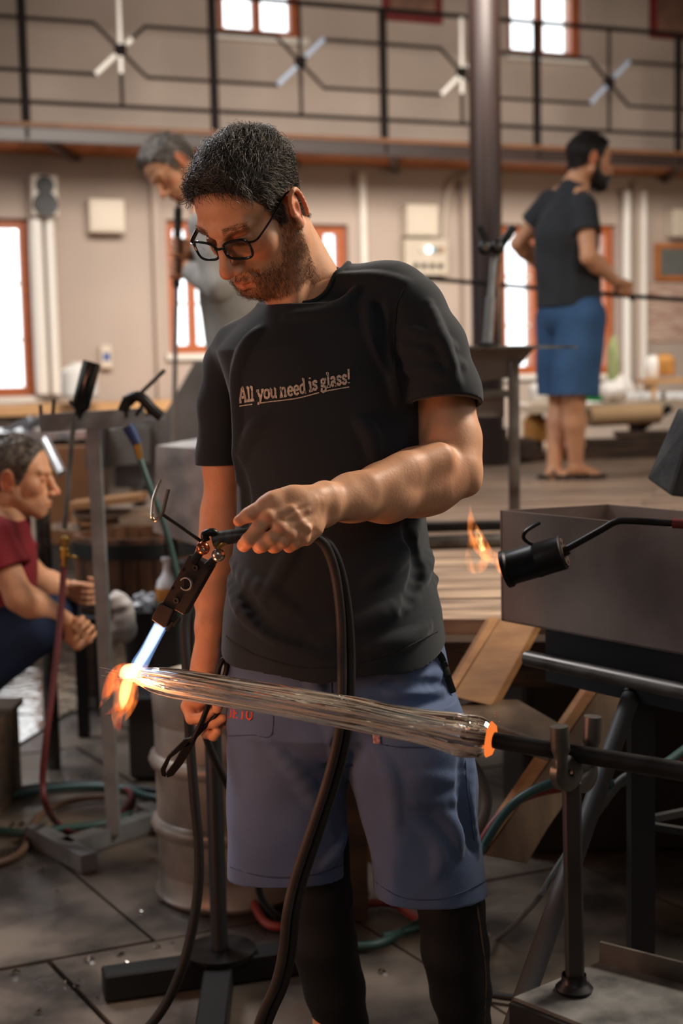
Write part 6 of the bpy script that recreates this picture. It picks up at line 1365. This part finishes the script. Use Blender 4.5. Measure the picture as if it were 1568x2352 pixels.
for i in range(14):
    x = 1445+i*13; q = P(x,918,Yw-.1+rnd.uniform(-.05,.1)); r = rnd.uniform(.02,.035)
    tag(MB().lathe([(0,0),(r*.7,0),(r,.03),(r*.8,.05),(r*.7,.05),(0,.01)], q, n=12).build('glass_cup', mat('bright_glass',(235,238,240),.05,var=0,spec=1.), None, True), 'small clear glass cup in the row on the work table', 'cup', 'row of small glass cups on the work table')
bd = thing('board_pile', 'pile of dark boards on the platform under the work table', 'boards', P(1450,1120,8.4)*[1,1,0]+[0,0,PZ])
for i in range(4): MB().box(P(1500,1100,8.6)*[1,1,0]+[.1*i,.05*i,PZ+.02+.04*i], (1.6-.2*i,.18,.035)).build('board', m_beam, bd)
MB().box(P(1130,1060,8.5)*[1,1,0]+[0,0,PZ+.08], (.5,.4,.12), bev=.01).build('crate', m_beam, None); tag(COL.objects[-1], 'low dark timber crate on the platform beside the column foot', 'crate')
# hopper table with the fork rest
Yk = 4.7
hp_ = thing('hopper_table', 'dark sheet steel hopper table on a round leg, on the platform behind the elbow', 'hopper', P(1181,1170,Yk)*[1,1,0]+[0,0,PZ])
m_hop = mat('dark_grey_sheet', (112,104,98), .5, .3, var=.2)
MB().prism([P(x,y,Yk) for x,y in ((1040,800),(1228,800),(1168,868),(1040,884))], (.0,.35,0)).build('hopper', m_hop, hp_, bevel=.003)
zz = P(1200,797,Yk)[2]; MB().prism([P(1030,796,Yk-.1),P(1232,795,Yk-.1),P(1326,794,Yk+.15),P(1240,793,Yk+.3),P(1030,794,Yk+.3)], (0,0,-.008)).build('top_plate', m_steel, hp_)
MB().cyl(P(1181,1172,Yk)*[1,1,0]+[0,0,PZ], P(1179,830,Yk), .019, n=16).build('leg', m_steel, hp_, True)
MB().bar(P(1060,906,Yk), P(1175,904,Yk), .03,.025).build('brace', m_steel, hp_)
MB().prism([P(x,y,Yk+.02) for x,y in ((1060,912),(1158,912),(1158,958),(1060,958))], (0,.1,0)).build('lower_box', m_hop, hp_)
MB().lathe([(0,0),(.034,0),(.036,.008),(.02,.014),(0,.014)], P(1118,796,Yk-.02), n=24).build('rest_base', m_dark, hp_, True)
MB().tube([P(1119,792,Yk-.02), P(1127,682,Yk-.02)], .0165, 14).build('rest_tube', m_zinc, hp_, True); MB().tube([P(1127,684,Yk-.02), P(1134,590,Yk-.02)], .0115, 14).build('rest_rod', m_zinc, hp_, True)
for x,y,x2,y2,bx_,by_ in ((1127,582,1100,520,1113,569),(1137,582,1180,520,1141,568)):
    MB().bar(P(x,y,Yk-.02), P(x2,y2,Yk-.02), .028,.02,up=(0,1,0),bev=.004).build('fork_arm', m_dark, hp_); MB().ball(P(bx_,by_,Yk-.05), .026, 16).build('roller_ball', m_dark, hp_, True); MB().lathe([(0,-.028),(.010,-.028),(.012,-.024)], P(bx_,by_,Yk-.05), (0,1,0), 12).build('roller_nut', m_steel, hp_, True)
tag(MB().tube([P(1146,600,Yk+.3), P(1132,790,Yk+.3)], .006, 8).build('copper_rod', m_copper, None, True), 'thin copper rod standing behind the fork rest', 'rod')
# low rail and scrap at the platform edge behind the flame
tag(MB().tube([G(970,1246,PZ+.022), G(1180,1240,PZ+.022)], .022, 14).build('loose_pipe', m_steel, None, True), 'grey pipe lying along the platform behind the shirt hem', 'pipe')
tag(MB().box(G(1060,1218,PZ)+[0,0,.016], (.5,.08,.03), bev=.005).build('dark_bar', m_iron, None), 'flat dark iron bar lying on the platform behind the grey pipe', 'bar')
tag(MB().bar(P(1395,822,4.2)+[0.3,0,0], P(1700,820,4.2)+[.4,0,0], .02,.02).build('iron_rod', m_iron, None), 'thin black rod entering at the right edge above the block', 'rod')
